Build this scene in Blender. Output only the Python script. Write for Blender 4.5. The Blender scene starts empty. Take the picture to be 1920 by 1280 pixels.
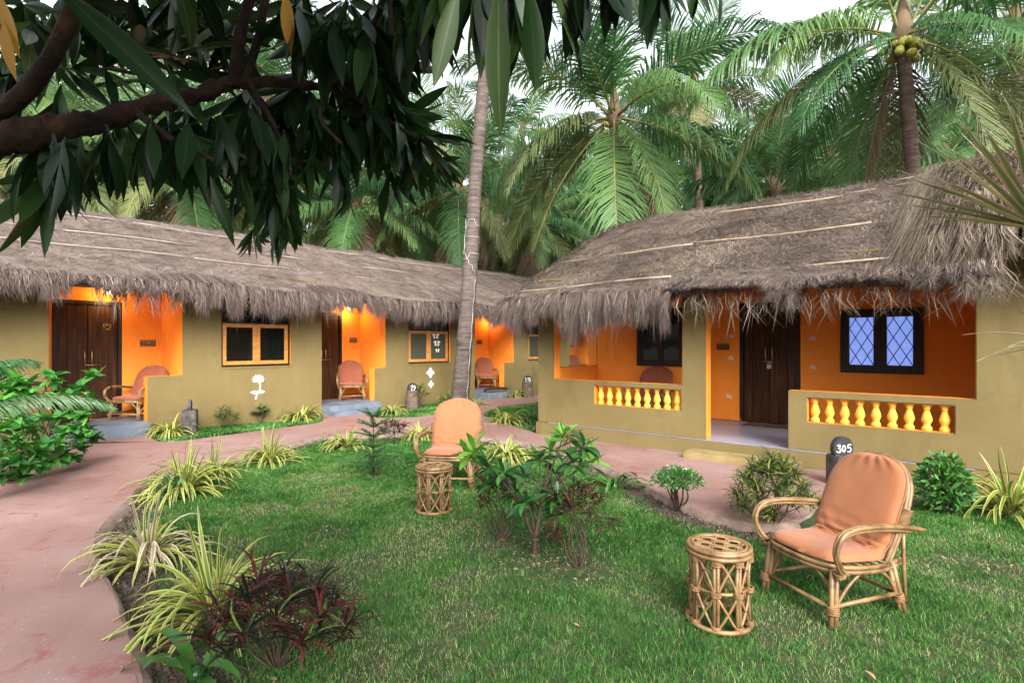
import bpy, bmesh, math, random
import numpy as np
from mathutils import Vector, Matrix, Quaternion, noise as mnoise

random.seed(7)
rng = np.random.default_rng(7)
C = bpy.context.scene
COL = C.collection

# ---------------------------------------------------------------- camera, world, sun, exposure
CAM_H, FPX, CX, HY = 1.5, 1049.0, 960.0, 646.0
A40 = math.radians(40.0)
FW = np.array((math.cos(A40), math.sin(A40)))      # viewing direction on the ground
RT = np.array((math.sin(A40), -math.cos(A40)))     # picture right on the ground
cam = bpy.data.cameras.new('camera')
cam.sensor_width = 36.0
cam.lens = 36.0 * FPX / 1920.0
cam.shift_y = (HY - 640.0) / 1920.0
cam.clip_start, cam.clip_end = 0.05, 2000.0
camo = bpy.data.objects.new('camera', cam)
COL.objects.link(camo)
camo.location = (0, 0, CAM_H)
camo.rotation_euler = (math.radians(90), 0, A40 - math.radians(90))
C.camera = camo

SUN = Vector((-0.50, -0.66, 0.56)).normalized()
world = bpy.data.worlds.new('World')
C.world = world
world.use_nodes = True
nt = world.node_tree
bg = nt.nodes['Background']
sky = nt.nodes.new('ShaderNodeTexSky')
sky.sky_type = 'NISHITA'
sky.sun_disc = False
sky.sun_elevation = math.asin(SUN.z)
sky.sun_rotation = math.atan2(SUN.x, SUN.y)
sky.dust_density = 6.0
sky.air_density = 1.2
hsv = nt.nodes.new('ShaderNodeHueSaturation')       # cloud cover: a pale, nearly colourless sky
hsv.inputs['Saturation'].default_value = 0.22
nt.links.new(sky.outputs[0], hsv.inputs['Color'])
nt.links.new(hsv.outputs[0], bg.inputs['Color'])
bg.inputs['Strength'].default_value = 0.15

sun = bpy.data.lights.new('sun', 'SUN')
sun.energy = 0.5
sun.angle = math.radians(28)
sun.color = (1.0, 0.975, 0.94)
suno = bpy.data.objects.new('sun', sun)
COL.objects.link(suno)
suno.location = (0, 0, 20)
suno.rotation_euler = SUN.to_track_quat('Z', 'Y').to_euler()

C.view_settings.view_transform = 'Standard'
C.view_settings.look = 'None'
C.view_settings.gamma = 1.0
C.view_settings.exposure = 1.82
C.view_settings.use_curve_mapping = False
C.render.engine = 'CYCLES'
C.cycles.use_denoising = True
C.cycles.max_bounces = 10
C.cycles.diffuse_bounces = 6
C.cycles.transparent_max_bounces = 8


# ---------------------------------------------------------------- positions
def W(x, y, d):
    """World point seen at photo pixel (x, y), d metres along the viewing direction."""
    t = (x - CX) / FPX
    g = d * (FW + t * RT)
    return Vector((g[0], g[1], CAM_H - d * (y - HY) / FPX))


def G(x, y, z=0.0):
    """Ground point (height z) seen at photo pixel (x, y)."""
    d = (CAM_H - z) * FPX / (y - HY)
    p = W(x, y, d)
    p.z = z
    return p


# ---------------------------------------------------------------- materials
def nodes(m):
    m.use_nodes = True
    t = m.node_tree
    return t, t.nodes['Principled BSDF']


def N(t, kind, **kw):
    n = t.nodes.new(kind)
    for k, v in kw.items():
        if k in n.inputs:
            n.inputs[k].default_value = v
        else:
            setattr(n, k, v)
    return n


def ramp(t, src, stops):
    r = t.nodes.new('ShaderNodeValToRGB')
    e = r.color_ramp.elements
    while len(e) < len(stops):
        e.new(0.5)
    for el, (p, c) in zip(e, stops):
        el.position = p
        el.color = (*c, 1)
    t.links.new(src, r.inputs[0])
    return r.outputs[0]


def coords(t, scale=(1, 1, 1), kind='Object'):
    tc = t.nodes.new('ShaderNodeTexCoord')
    mp = t.nodes.new('ShaderNodeMapping')
    mp.inputs['Scale'].default_value = scale
    t.links.new(tc.outputs[kind], mp.inputs[0])
    return mp.outputs[0]


def noise_out(t, vec, scale, detail=4.0, rough=0.55, dist=0.0):
    n = N(t, 'ShaderNodeTexNoise', Scale=scale, Detail=detail, Roughness=rough, Distortion=dist)
    t.links.new(vec, n.inputs['Vector'])
    return n.outputs['Fac']


def bump(t, b, src, strength, dist=0.01):
    n = N(t, 'ShaderNodeBump', Strength=strength, Distance=dist)
    t.links.new(src, n.inputs['Height'])
    t.links.new(n.outputs[0], b.inputs['Normal'])


def mixc(t, fac, a, b, mode='MIX'):
    n = t.nodes.new('ShaderNodeMix')
    n.data_type = 'RGBA'
    n.blend_type = mode
    for sock, v in ((n.inputs[0], fac), (n.inputs[6], a), (n.inputs[7], b)):
        if isinstance(v, (int, float)):
            sock.default_value = v
        elif isinstance(v, tuple):
            sock.default_value = (*v, 1)
        else:
            t.links.new(v, sock)
    return n.outputs[2]


def mat_noise(name, stops, scale=6.0, stretch=(1, 1, 1), rough=0.7, bmp=0.2, bdist=0.01, bscale=None, spec=0.3, metal=0.0, detail=5.0):
    m = bpy.data.materials.new(name)
    t, b = nodes(m)
    v = coords(t, stretch)
    f = noise_out(t, v, scale, detail)
    t.links.new(ramp(t, f, stops), b.inputs['Base Color'])
    b.inputs['Roughness'].default_value = rough
    b.inputs['Specular IOR Level'].default_value = spec
    b.inputs['Metallic'].default_value = metal
    if bmp:
        f2 = noise_out(t, v, bscale or scale * 3, 6.0, 0.65)
        bump(t, b, f2, bmp, bdist)
    return m


def plaster(name, c, dark, light):
    m = bpy.data.materials.new(name)
    t, b = nodes(m)
    v = coords(t)
    big = noise_out(t, v, 1.1, 6, 0.6, 0.4)
    col = ramp(t, big, [(0.28, dark), (0.5, c), (0.75, light)])
    streak = noise_out(t, coords(t, (5, 5, 0.6)), 1.6, 5, 0.6)
    col = mixc(t, 0.22, col, ramp(t, streak, [(0.3, dark), (0.7, light)]))
    damp = noise_out(t, coords(t, (1, 1, 0.55)), 2.3, 7, 0.68, 0.6)
    col = mixc(t, ramp(t, damp, [(0.56, (0, 0, 0)), (0.70, (0.55, 0.55, 0.55))]), col, tuple(0.72 * x + 0.012 for x in dark))
    cr = N(t, 'ShaderNodeTexVoronoi', Scale=1.3)
    cr.feature = 'DISTANCE_TO_EDGE'
    wob = t.nodes.new('ShaderNodeMix'); wob.data_type = 'VECTOR'
    wob.inputs[0].default_value = 0.16
    nz = N(t, 'ShaderNodeTexNoise', Scale=4.0, Detail=6.0)
    t.links.new(v, nz.inputs['Vector'])
    t.links.new(v, wob.inputs[4]); t.links.new(nz.outputs['Color'], wob.inputs[5])
    t.links.new(wob.outputs[1], cr.inputs['Vector'])
    msk = noise_out(t, v, 0.8, 2)
    crk = mixc(t, ramp(t, msk, [(0.52, (0, 0, 0)), (0.6, (1, 1, 1))]), (0, 0, 0), ramp(t, cr.outputs['Distance'], [(0.0, (0.6, 0.6, 0.6)), (0.004, (0, 0, 0))]))
    col = mixc(t, crk, col, tuple(0.35 * x for x in dark))
    spots = noise_out(t, v, 55, 3)
    chip = ramp(t, spots, [(0.735, (0, 0, 0)), (0.76, (1, 1, 1))])
    col = mixc(t, chip, col, tuple(0.6 * x + 0.16 for x in light))
    t.links.new(col, b.inputs['Base Color'])
    b.inputs['Roughness'].default_value = 0.75
    b.inputs['Specular IOR Level'].default_value = 0.25
    bump(t, b, noise_out(t, v, 14, 8, 0.7), 0.25, 0.02)
    return m


def blade_mat(name, stops, stripe=None, rough=0.4, trans=0.25, objvar=0.35, spec=0.5, sheen=None):
    """Leaf material: colour from the blade's own random number, optional pale margin along the leaf."""
    m = bpy.data.materials.new(name)
    t, b = nodes(m)
    a = t.nodes.new('ShaderNodeAttribute')
    a.attribute_name = 'rnd'
    oi = t.nodes.new('ShaderNodeObjectInfo')
    mm = N(t, 'ShaderNodeMath', operation='MULTIPLY')
    mm.inputs[1].default_value = objvar
    t.links.new(oi.outputs['Random'], mm.inputs[0])
    m2 = N(t, 'ShaderNodeMath', operation='MULTIPLY_ADD')
    m2.inputs[1].default_value = 1.0 - objvar
    t.links.new(a.outputs['Fac'], m2.inputs[0])
    t.links.new(mm.outputs[0], m2.inputs[2])
    col = ramp(t, m2.outputs[0], stops)
    if stripe:
        uv = t.nodes.new('ShaderNodeTexCoord')
        sp = t.nodes.new('ShaderNodeSeparateXYZ')
        t.links.new(uv.outputs['UV'], sp.inputs[0])
        edge = ramp(t, sp.outputs[0], stripe[0])
        col = mixc(t, edge, col, stripe[1])
        if len(stripe) > 2:
            tipf = ramp(t, sp.outputs[1], [(0.86, (0, 0, 0)), (0.98, (1, 1, 1))])
            col = mixc(t, tipf, col, stripe[2])
    t.links.new(col, b.inputs['Base Color'])
    b.inputs['Roughness'].default_value = rough
    b.inputs['Specular IOR Level'].default_value = spec
    if trans:
        out = t.nodes['Material Output']
        tr = t.nodes.new('ShaderNodeBsdfTranslucent')
        t.links.new(col, tr.inputs['Color'])
        mx = t.nodes.new('ShaderNodeMixShader')
        mx.inputs[0].default_value = trans
        t.links.new(b.outputs[0], mx.inputs[1])
        t.links.new(tr.outputs[0], mx.inputs[2])
        t.links.new(mx.outputs[0], out.inputs[0])
    return m


M = {}
M['olive'] = plaster('olive_plaster', (0.1692, 0.1269, 0.0486), (0.1350, 0.0990, 0.0369), (0.1998, 0.1530, 0.0648))
M['orange'] = plaster('orange_plaster', (0.84, 0.265, 0.030), (0.78, 0.225, 0.024), (0.88, 0.31, 0.042))
M['porch_blue'] = mat_noise('blue_grey_oxide_floor', [(0.3, (0.10, 0.125, 0.165)), (0.7, (0.175, 0.205, 0.25))], 3.0, rough=0.4, bmp=0.1)
M['porch_lilac'] = mat_noise('lilac_grey_oxide_floor', [(0.3, (0.27, 0.255, 0.32)), (0.7, (0.37, 0.355, 0.42))], 2.5, rough=0.3, bmp=0.08)
M['step'] = mat_noise('khaki_cement_step', [(0.3, (0.20, 0.145, 0.06)), (0.7, (0.32, 0.24, 0.11))], 5.0, rough=0.8, bmp=0.3)
M['soil'] = mat_noise('soil', [(0.25, (0.038, 0.027, 0.020)), (0.55, (0.080, 0.057, 0.043)), (0.8, (0.16, 0.12, 0.09))], 5.0, rough=0.95, bmp=0.8, bdist=0.03, bscale=30)
M['lawn'] = mat_noise('lawn_soil', [(0.3, (0.018, 0.046, 0.010)), (0.5, (0.034, 0.058, 0.018)), (0.72, (0.080, 0.074, 0.040))], 9.0, rough=0.95, bmp=0.8, bdist=0.02, bscale=60)
M['bark'] = mat_noise('brown_bark', [(0.3, (0.008, 0.005, 0.004)), (0.55, (0.027, 0.014, 0.008)), (0.8, (0.085, 0.042, 0.02))], 14.0, (1, 1, 1), 0.9, 0.9, 0.02, 26)
M['dark_stem'] = mat_noise('dark_stem', [(0.3, (0.035, 0.022, 0.018)), (0.7, (0.10, 0.065, 0.045))], 25.0, rough=0.8, bmp=0.4)
M['stone'] = mat_noise('dark_stone', [(0.3, (0.030, 0.028, 0.028)), (0.6, (0.085, 0.078, 0.072)), (0.8, (0.16, 0.145, 0.13))], 9.0, rough=0.85, bmp=0.8, bdist=0.02)
M['black'] = mat_noise('black_paint', [(0.3, (0.018, 0.018, 0.02)), (0.7, (0.045, 0.042, 0.042))], 20.0, rough=0.6, bmp=0.2)
M['white'] = mat_noise('white_paint', [(0.3, (0.74, 0.75, 0.78)), (0.7, (0.86, 0.86, 0.86))], 30.0, rough=0.7, bmp=0.1)
M['mauve_paint'] = mat_noise('pale_pink_paint', [(0.3, (0.66, 0.47, 0.44)), (0.7, (0.80, 0.64, 0.62))], 30.0, rough=0.7, bmp=0.1)
M['cane'] = mat_noise('rattan_cane', [(0.28, (0.0723, 0.0357, 0.0136)), (0.45, (0.1785, 0.1020, 0.0425)), (0.7, (0.2890, 0.1870, 0.0850))], 13.0, rough=0.42, bmp=0.15, bscale=50, spec=0.5)
M['cane_wrap'] = mat_noise('cane_binding', [(0.3, (0.13, 0.065, 0.025)), (0.7, (0.28, 0.165, 0.07))], 30.0, rough=0.5, bmp=0.4, bscale=90)
M['bamboo'] = mat_noise('bamboo_pole', [(0.3, (0.22, 0.165, 0.11)), (0.7, (0.40, 0.32, 0.225))], 6.0, rough=0.6, bmp=0.2)
M['bamboo_pale'] = mat_noise('weathered_bamboo', [(0.3, (0.20, 0.165, 0.14)), (0.7, (0.37, 0.33, 0.29))], 6.0, rough=0.7, bmp=0.2)
M['door'] = mat_noise('dark_stained_wood', [(0.3, (0.018, 0.0070, 0.0030)), (0.55, (0.052, 0.021, 0.008)), (0.8, (0.12, 0.055, 0.025))], 2.4, (9, 9, 0.7), 0.45, 0.25, 0.006, 10, spec=0.18)
M['door_frame'] = mat_noise('very_dark_wood', [(0.3, (0.010, 0.005, 0.004)), (0.7, (0.032, 0.015, 0.010))], 3.0, (8, 8, 1), 0.4, 0.2)
M['sash'] = mat_noise('honey_wood', [(0.3, (0.38, 0.15, 0.035)), (0.7, (0.60, 0.29, 0.075))], 3.0, (2, 2, 9), 0.4, 0.2)
M['brass'] = mat_noise('worn_brass', [(0.3, (0.32, 0.22, 0.08)), (0.7, (0.55, 0.42, 0.18))], 20.0, rough=0.35, bmp=0.1, metal=0.9)
M['steel'] = mat_noise('steel', [(0.3, (0.45, 0.44, 0.43)), (0.7, (0.65, 0.63, 0.62))], 20.0, rough=0.3, bmp=0.1, metal=0.9)
M['mat_brown'] = mat_noise('coir', [(0.3, (0.10, 0.06, 0.035)), (0.7, (0.20, 0.13, 0.08))], 60.0, rough=1.0, bmp=0.8)
M['plaque'] = mat_noise('plaque_wood', [(0.3, (0.16, 0.07, 0.02)), (0.7, (0.30, 0.14, 0.045))], 6.0, (3, 3, 12), 0.6, 0.3)
M['plaque_dark'] = mat_noise('plaque_dark_wood', [(0.3, (0.04, 0.015, 0.006)), (0.7, (0.09, 0.035, 0.012))], 6.0, rough=0.6)
M['rope'] = mat_noise('white_cable', [(0.3, (0.36, 0.36, 0.36)), (0.7, (0.5, 0.5, 0.5))], 9.0, rough=0.6, bmp=0)
M['tarp'] = mat_noise('blue_tarpaulin', [(0.3, (0.02, 0.09, 0.42)), (0.7, (0.05, 0.18, 0.62))], 9.0, rough=0.5)
M['coconut'] = mat_noise('coconut_husk', [(0.3, (0.17, 0.19, 0.03)), (0.7, (0.36, 0.33, 0.07))], 7.0, rough=0.5, bmp=0.1)
M['dead_leaf'] = mat_noise('dead_leaf', [(0.3, (0.22, 0.12, 0.06)), (0.7, (0.45, 0.29, 0.16))], 20.0, rough=0.8)

# fabrics
def fabric(name, c, c2):
    m = bpy.data.materials.new(name)
    t, b = nodes(m)
    v = coords(t)
    t.links.new(ramp(t, noise_out(t, v, 5, 5, 0.6), [(0.3, c2), (0.7, c)]), b.inputs['Base Color'])
    b.inputs['Roughness'].default_value = 0.85
    b.inputs['Sheen Weight'].default_value = 0.15
    bump(t, b, noise_out(t, v, 420, 2), 0.15, 0.002)
    return m
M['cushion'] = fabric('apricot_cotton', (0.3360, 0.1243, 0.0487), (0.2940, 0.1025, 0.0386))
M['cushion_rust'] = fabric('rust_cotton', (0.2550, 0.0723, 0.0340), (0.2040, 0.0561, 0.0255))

# dark window glass
def glassy(name, c, rough, spec):
    m = bpy.data.materials.new(name)
    t, b = nodes(m)
    b.inputs['Base Color'].default_value = (*c, 1)
    b.inputs['Roughness'].default_value = rough
    b.inputs['Specular IOR Level'].default_value = spec
    bump(t, b, noise_out(t, coords(t), 3.0, 2), 0.05, 0.02)
    return m
M['glass'] = glassy('window_glass', (0.006, 0.008, 0.006), 0.03, 0.6)
M['screen'] = glassy('insect_screen', (0.055, 0.055, 0.035), 0.5, 0.3)

def pattern_glass():
    m = bpy.data.materials.new('pressed_blue_glass')
    t, b = nodes(m)
    v = coords(t)
    vo = N(t, 'ShaderNodeTexVoronoi', Scale=62.0)
    t.links.new(v, vo.inputs['Vector'])
    t.links.new(ramp(t, vo.outputs['Distance'], [(0.1, (0.14, 0.24, 0.66)), (0.6, (0.50, 0.60, 0.95))]), b.inputs['Base Color'])
    b.inputs['Roughness'].default_value = 0.22
    b.inputs['Specular IOR Level'].default_value = 0.8
    bump(t, b, vo.outputs['Distance'], 0.7, 0.01)
    b.inputs['Emission Color'].default_value = (0.22, 0.36, 0.95, 1)      # glow added to the pane, standing in for daylight from the room behind
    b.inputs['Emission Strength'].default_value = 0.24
    return m
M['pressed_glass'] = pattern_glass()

def path_mat():
    m = bpy.data.materials.new('worn_red_oxide_cement')
    t, b = nodes(m)
    v = coords(t)
    big = noise_out(t, v, 0.9, 7, 0.62, 0.3)
    col = ramp(t, big, [(0.25, (0.1840, 0.1030, 0.0966)), (0.5, (0.255, 0.155, 0.136)), (0.75, (0.3036, 0.2162, 0.2098))])
    red = noise_out(t, v, 4.2, 7, 0.7, 0.8)
    col = mixc(t, ramp(t, red, [(0.555, (0, 0, 0)), (0.65, (0.75, 0.75, 0.75))]), col, (0.22, 0.06, 0.052))
    drk = noise_out(t, v, 11, 6, 0.7)
    col = mixc(t, ramp(t, drk, [(0.62, (0, 0, 0)), (0.72, (0.5, 0.5, 0.5))]), col, (0.13, 0.085, 0.075))
    spk = noise_out(t, v, 90, 2)
    col = mixc(t, ramp(t, spk, [(0.72, (0, 0, 0)), (0.74, (1, 1, 1))]), col, (0.62, 0.55, 0.50))
    t.links.new(col, b.inputs['Base Color'])
    t.links.new(ramp(t, big, [(0.3, (0.5, 0.5, 0.5)), (0.7, (0.75, 0.75, 0.75))]), b.inputs['Roughness'])
    b.inputs['Specular IOR Level'].default_value = 0.3
    bump(t, b, noise_out(t, v, 24, 8, 0.7), 0.3, 0.012)
    return m
M['path'] = path_mat()
M['path_edge'] = mat_noise('rough_cement_edge', [(0.3, (0.13, 0.092, 0.075)), (0.7, (0.27, 0.20, 0.165))], 8.0, rough=0.9, bmp=0.7, bdist=0.02)

def palm_trunk_mat(name, dark, mid, light):
    m = bpy.data.materials.new(name)
    t, b = nodes(m)
    v = coords(t, (3, 3, 22))
    f = noise_out(t, v, 1.0, 6, 0.6, 0.5)
    col = ramp(t, f, [(0.3, dark), (0.5, mid), (0.72, light)])
    f2 = noise_out(t, coords(t, (1, 1, 0.7)), 2.5, 5, 0.6)
    col = mixc(t, ramp(t, f2, [(0.45, (0, 0, 0)), (0.75, (0.5, 0.5, 0.5))]), col, light)
    t.links.new(col, b.inputs['Base Color'])
    b.inputs['Roughness'].default_value = 0.9
    b.inputs['Specular IOR Level'].default_value = 0.2
    bump(t, b, noise_out(t, coords(t, (6, 6, 40)), 1.5, 6, 0.7), 0.8, 0.02)
    return m
M['trunk_grey'] = palm_trunk_mat('coconut_bark', (0.0352, 0.0264, 0.0229), (0.0880, 0.0686, 0.0590), (0.1628, 0.1320, 0.1153))
M['trunk_brown'] = palm_trunk_mat('brown_coconut_bark', (0.05, 0.032, 0.026), (0.11, 0.078, 0.060), (0.20, 0.15, 0.12))

M['thatch'] = mat_noise('thatch_bed', [(0.25, (0.0946, 0.0705, 0.0602)), (0.5, (0.1634, 0.1256, 0.1084)), (0.78, (0.2279, 0.1806, 0.1565))], 3.2, rough=0.95, bmp=1.0, bdist=0.03, bscale=38, detail=8)
M['straw'] = blade_mat('straw', [(0.0, (0.0473, 0.0344, 0.0275)), (0.35, (0.1419, 0.1066, 0.0843)), (0.75, (0.2236, 0.1763, 0.1419)), (1.0, (0.3784, 0.3139, 0.2494))], rough=0.8, trans=0.1, objvar=0, spec=0.2)
M['fringe'] = blade_mat('fringe_straw', [(0.0, (0.0264, 0.0176, 0.0150)), (0.35, (0.0880, 0.0642, 0.0554)), (0.75, (0.1848, 0.1452, 0.1258)), (1.0, (0.3344, 0.2728, 0.2112))], rough=0.8, trans=0.1, objvar=0, spec=0.2)
M['straw_gold'] = blade_mat('golden_straw', [(0.0, (0.05, 0.036, 0.028)), (0.5, (0.175, 0.137, 0.105)), (1.0, (0.38, 0.31, 0.225))], rough=0.75, trans=0.1, objvar=0, spec=0.2)
M['litter'] = blade_mat('leaf_litter', [(0.0, (0.06, 0.038, 0.025)), (0.5, (0.16, 0.105, 0.065)), (1.0, (0.38, 0.28, 0.19))], rough=0.8, trans=0.1, objvar=0, spec=0.2)
M['grass'] = blade_mat('grass_blades', [(0.0, (0.018, 0.080, 0.012)), (0.45, (0.060, 0.185, 0.034)), (0.8, (0.145, 0.27, 0.065)), (0.9, (0.27, 0.29, 0.12)), (1.0, (0.40, 0.34, 0.20))], rough=0.6, trans=0.16, objvar=0, spec=0.10)
M['frond'] = blade_mat('palm_frond', [(0.0, (0.025, 0.095, 0.036)), (0.4, (0.070, 0.175, 0.060)), (0.75, (0.15, 0.26, 0.085)), (1.0, (0.26, 0.33, 0.10))], rough=0.33, trans=0.38, objvar=0.6)
M['frond_old'] = blade_mat('old_palm_frond', [(0.0, (0.05, 0.09, 0.03)), (0.5, (0.14, 0.17, 0.055)), (1.0, (0.26, 0.23, 0.10))], rough=0.5, trans=0.25, objvar=0.5)
M['frond_dead'] = blade_mat('dead_palm_frond', [(0.0, (0.08, 0.055, 0.035)), (0.5, (0.18, 0.125, 0.08)), (1.0, (0.30, 0.22, 0.15))], rough=0.8, trans=0.1, objvar=0.4, spec=0.2)
M['rachis'] = mat_noise('frond_midrib', [(0.3, (0.13, 0.15, 0.04)), (0.7, (0.27, 0.25, 0.08))], 5.0, rough=0.45, bmp=0.1)
ST = [(0.0, (1, 1, 1)), (0.20, (1, 1, 1)), (0.27, (0, 0, 0)), (0.73, (0, 0, 0)), (0.80, (1, 1, 1)), (1.0, (1, 1, 1))]
M['varieg'] = blade_mat('variegated_leaf', [(0.0, (0.045, 0.12, 0.014)), (0.5, (0.11, 0.20, 0.024)), (0.8, (0.22, 0.30, 0.045)), (1.0, (0.36, 0.38, 0.08))], (ST, (0.45, 0.43, 0.12), (0.48, 0.36, 0.19)), 0.42, 0.22, 0.5)
M['varieg_dry'] = blade_mat('drying_variegated_leaf', [(0.0, (0.14, 0.14, 0.06)), (0.6, (0.27, 0.21, 0.12)), (1.0, (0.40, 0.33, 0.23))], (ST, (0.58, 0.50, 0.34), (0.42, 0.33, 0.24)), 0.7, 0.15, 0.5)
M['strap'] = blade_mat('strap_leaf', [(0.0, (0.025, 0.085, 0.018)), (1.0, (0.07, 0.20, 0.03))], None, 0.32, 0.25, 0.6)
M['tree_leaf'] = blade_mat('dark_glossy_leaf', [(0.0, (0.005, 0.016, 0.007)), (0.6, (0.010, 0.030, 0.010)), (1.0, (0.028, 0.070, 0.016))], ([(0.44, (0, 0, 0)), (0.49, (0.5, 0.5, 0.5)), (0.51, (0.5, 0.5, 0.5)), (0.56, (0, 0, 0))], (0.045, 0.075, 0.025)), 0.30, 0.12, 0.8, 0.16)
M['tree_leaf_pale'] = blade_mat('pale_underside_leaf', [(0.0, (0.03, 0.08, 0.02)), (1.0, (0.10, 0.17, 0.04))], ([(0.44, (0, 0, 0)), (0.49, (0.7, 0.7, 0.7)), (0.51, (0.7, 0.7, 0.7)), (0.56, (0, 0, 0))], (0.20, 0.26, 0.09)), 0.35, 0.3, 0.8, 0.5)
M['tree_leaf_yellow'] = blade_mat('yellow_leaf', [(0.0, (0.42, 0.20, 0.02)), (1.0, (0.58, 0.33, 0.04))], None, 0.45, 0.35, 0.5)
M['shrub_leaf'] = blade_mat('shrub_leaf', [(0.0, (0.016, 0.065, 0.018)), (0.6, (0.035, 0.13, 0.026)), (1.0, (0.09, 0.25, 0.035))], ([(0.45, (0, 0, 0)), (0.49, (0.6, 0.6, 0.6)), (0.51, (0.6, 0.6, 0.6)), (0.55, (0, 0, 0))], (0.14, 0.27, 0.07)), 0.3, 0.25, 0.8, 0.5)
M['shrub_leaf_bright'] = blade_mat('young_shrub_leaf', [(0.0, (0.07, 0.22, 0.025)), (1.0, (0.17, 0.38, 0.04))], ([(0.45, (0, 0, 0)), (0.49, (0.6, 0.6, 0.6)), (0.51, (0.6, 0.6, 0.6)), (0.55, (0, 0, 0))], (0.24, 0.42, 0.10)), 0.3, 0.3, 0.8, 0.5)
M['ovate_leaf'] = blade_mat('ovate_leaf', [(0.0, (0.016, 0.085, 0.016)), (0.5, (0.045, 0.19, 0.030)), (1.0, (0.12, 0.36, 0.05))], ([(0.46, (0, 0, 0)), (0.49, (0.6, 0.6, 0.6)), (0.51, (0.6, 0.6, 0.6)), (0.54, (0, 0, 0))], (0.13, 0.28, 0.08)), 0.3, 0.22, 0.9, 0.5)
M['croton_red'] = blade_mat('dark_red_croton_leaf', [(0.0, (0.010, 0.016, 0.008)), (0.5, (0.020, 0.014, 0.012)), (0.72, (0.055, 0.012, 0.014)), (0.88, (0.14, 0.022, 0.022)), (0.93, (0.06, 0.10, 0.02)), (1.0, (0.12, 0.19, 0.035))], None, 0.35, 0.15, 0, 0.2)
M['croton_brown'] = blade_mat('brown_red_croton_leaf', [(0.0, (0.020, 0.009, 0.008)), (0.5, (0.055, 0.020, 0.014)), (0.8, (0.11, 0.045, 0.028)), (0.88, (0.03, 0.07, 0.016)), (1.0, (0.05, 0.13, 0.025))], None, 0.5, 0.15, 0, 0.2)
M['croton_green'] = blade_mat('green_croton_leaf', [(0.0, (0.018, 0.030, 0.010)), (0.4, (0.045, 0.085, 0.020)), (0.75, (0.10, 0.17, 0.03)), (1.0, (0.30, 0.28, 0.05))], None, 0.4, 0.2, 0)
M['small_leaf'] = blade_mat('small_leaf', [(0.0, (0.018, 0.075, 0.016)), (0.6, (0.05, 0.17, 0.03)), (1.0, (0.12, 0.28, 0.05))], None, 0.4, 0.2, 0)
M['petal'] = blade_mat('white_petal', [(0.0, (0.72, 0.72, 0.70)), (1.0, (0.84, 0.84, 0.82))], None, 0.6, 0.2, 0)
M['needle'] = blade_mat('pine_needle', [(0.0, (0.014, 0.065, 0.022)), (1.0, (0.05, 0.16, 0.04))], None, 0.5, 0.15, 0)
M['dracaena'] = blade_mat('pink_edged_leaf', [(0.0, (0.05, 0.10, 0.035)), (1.0, (0.14, 0.20, 0.07))], ([(0.0, (1, 1, 1)), (0.16, (1, 1, 1)), (0.24, (0, 0, 0)), (0.76, (0, 0, 0)), (0.84, (1, 1, 1)), (1.0, (1, 1, 1))], (0.34, 0.21, 0.13), (0.60, 0.52, 0.42)), 0.4, 0.2, 0.6)
M['far_leaf'] = blade_mat('far_tree_leaf', [(0.0, (0.030, 0.085, 0.028)), (0.6, (0.06, 0.135, 0.04)), (1.0, (0.12, 0.20, 0.06))], None, 0.5, 0.25, 0.3)


# ---------------------------------------------------------------- mesh helpers
def make_mesh(name, chunks, mats, smooth=True):
    """chunks: (verts, quads, tris, uv, rnd, material index)."""
    vs, uvs, rn, loops, starts, mi = [], [], [], [], [], []
    off, lo = 0, 0
    for V, Q, T, U, R, k in chunks:
        vs.append(V); uvs.append(U); rn.append(R)
        for F, n in ((Q, 4), (T, 3)):
            if F is None or len(F) == 0:
                continue
            loops.append((F + off).ravel())
            starts.append(lo + np.arange(len(F)) * n)
            mi.append(np.full(len(F), k))
            lo += len(F) * n
        off += len(V)
    V = np.concatenate(vs).astype(np.float32); L = np.concatenate(loops).astype(np.int32)
    S = np.concatenate(starts).astype(np.int32); U = np.concatenate(uvs).astype(np.float32)
    me = bpy.data.meshes.new(name)
    me.vertices.add(len(V)); me.vertices.foreach_set('co', V.ravel())
    me.loops.add(len(L)); me.loops.foreach_set('vertex_index', L)
    me.polygons.add(len(S)); me.polygons.foreach_set('loop_start', S)
    me.polygons.foreach_set('material_index', np.concatenate(mi).astype(np.int32))
    me.polygons.foreach_set('use_smooth', np.full(len(S), smooth))
    me.update(calc_edges=True)
    uvl = me.uv_layers.new(name='UVMap')
    uvl.data.foreach_set('uv', U[L].ravel())
    at = me.attributes.new('rnd', 'FLOAT', 'POINT')
    at.data.foreach_set('value', np.concatenate(rn).astype(np.float32))
    for m in mats:
        me.materials.append(m)
    me.validate()
    return me


def norm(a):
    return a / np.maximum(np.linalg.norm(a, axis=-1, keepdims=True), 1e-9)


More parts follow.
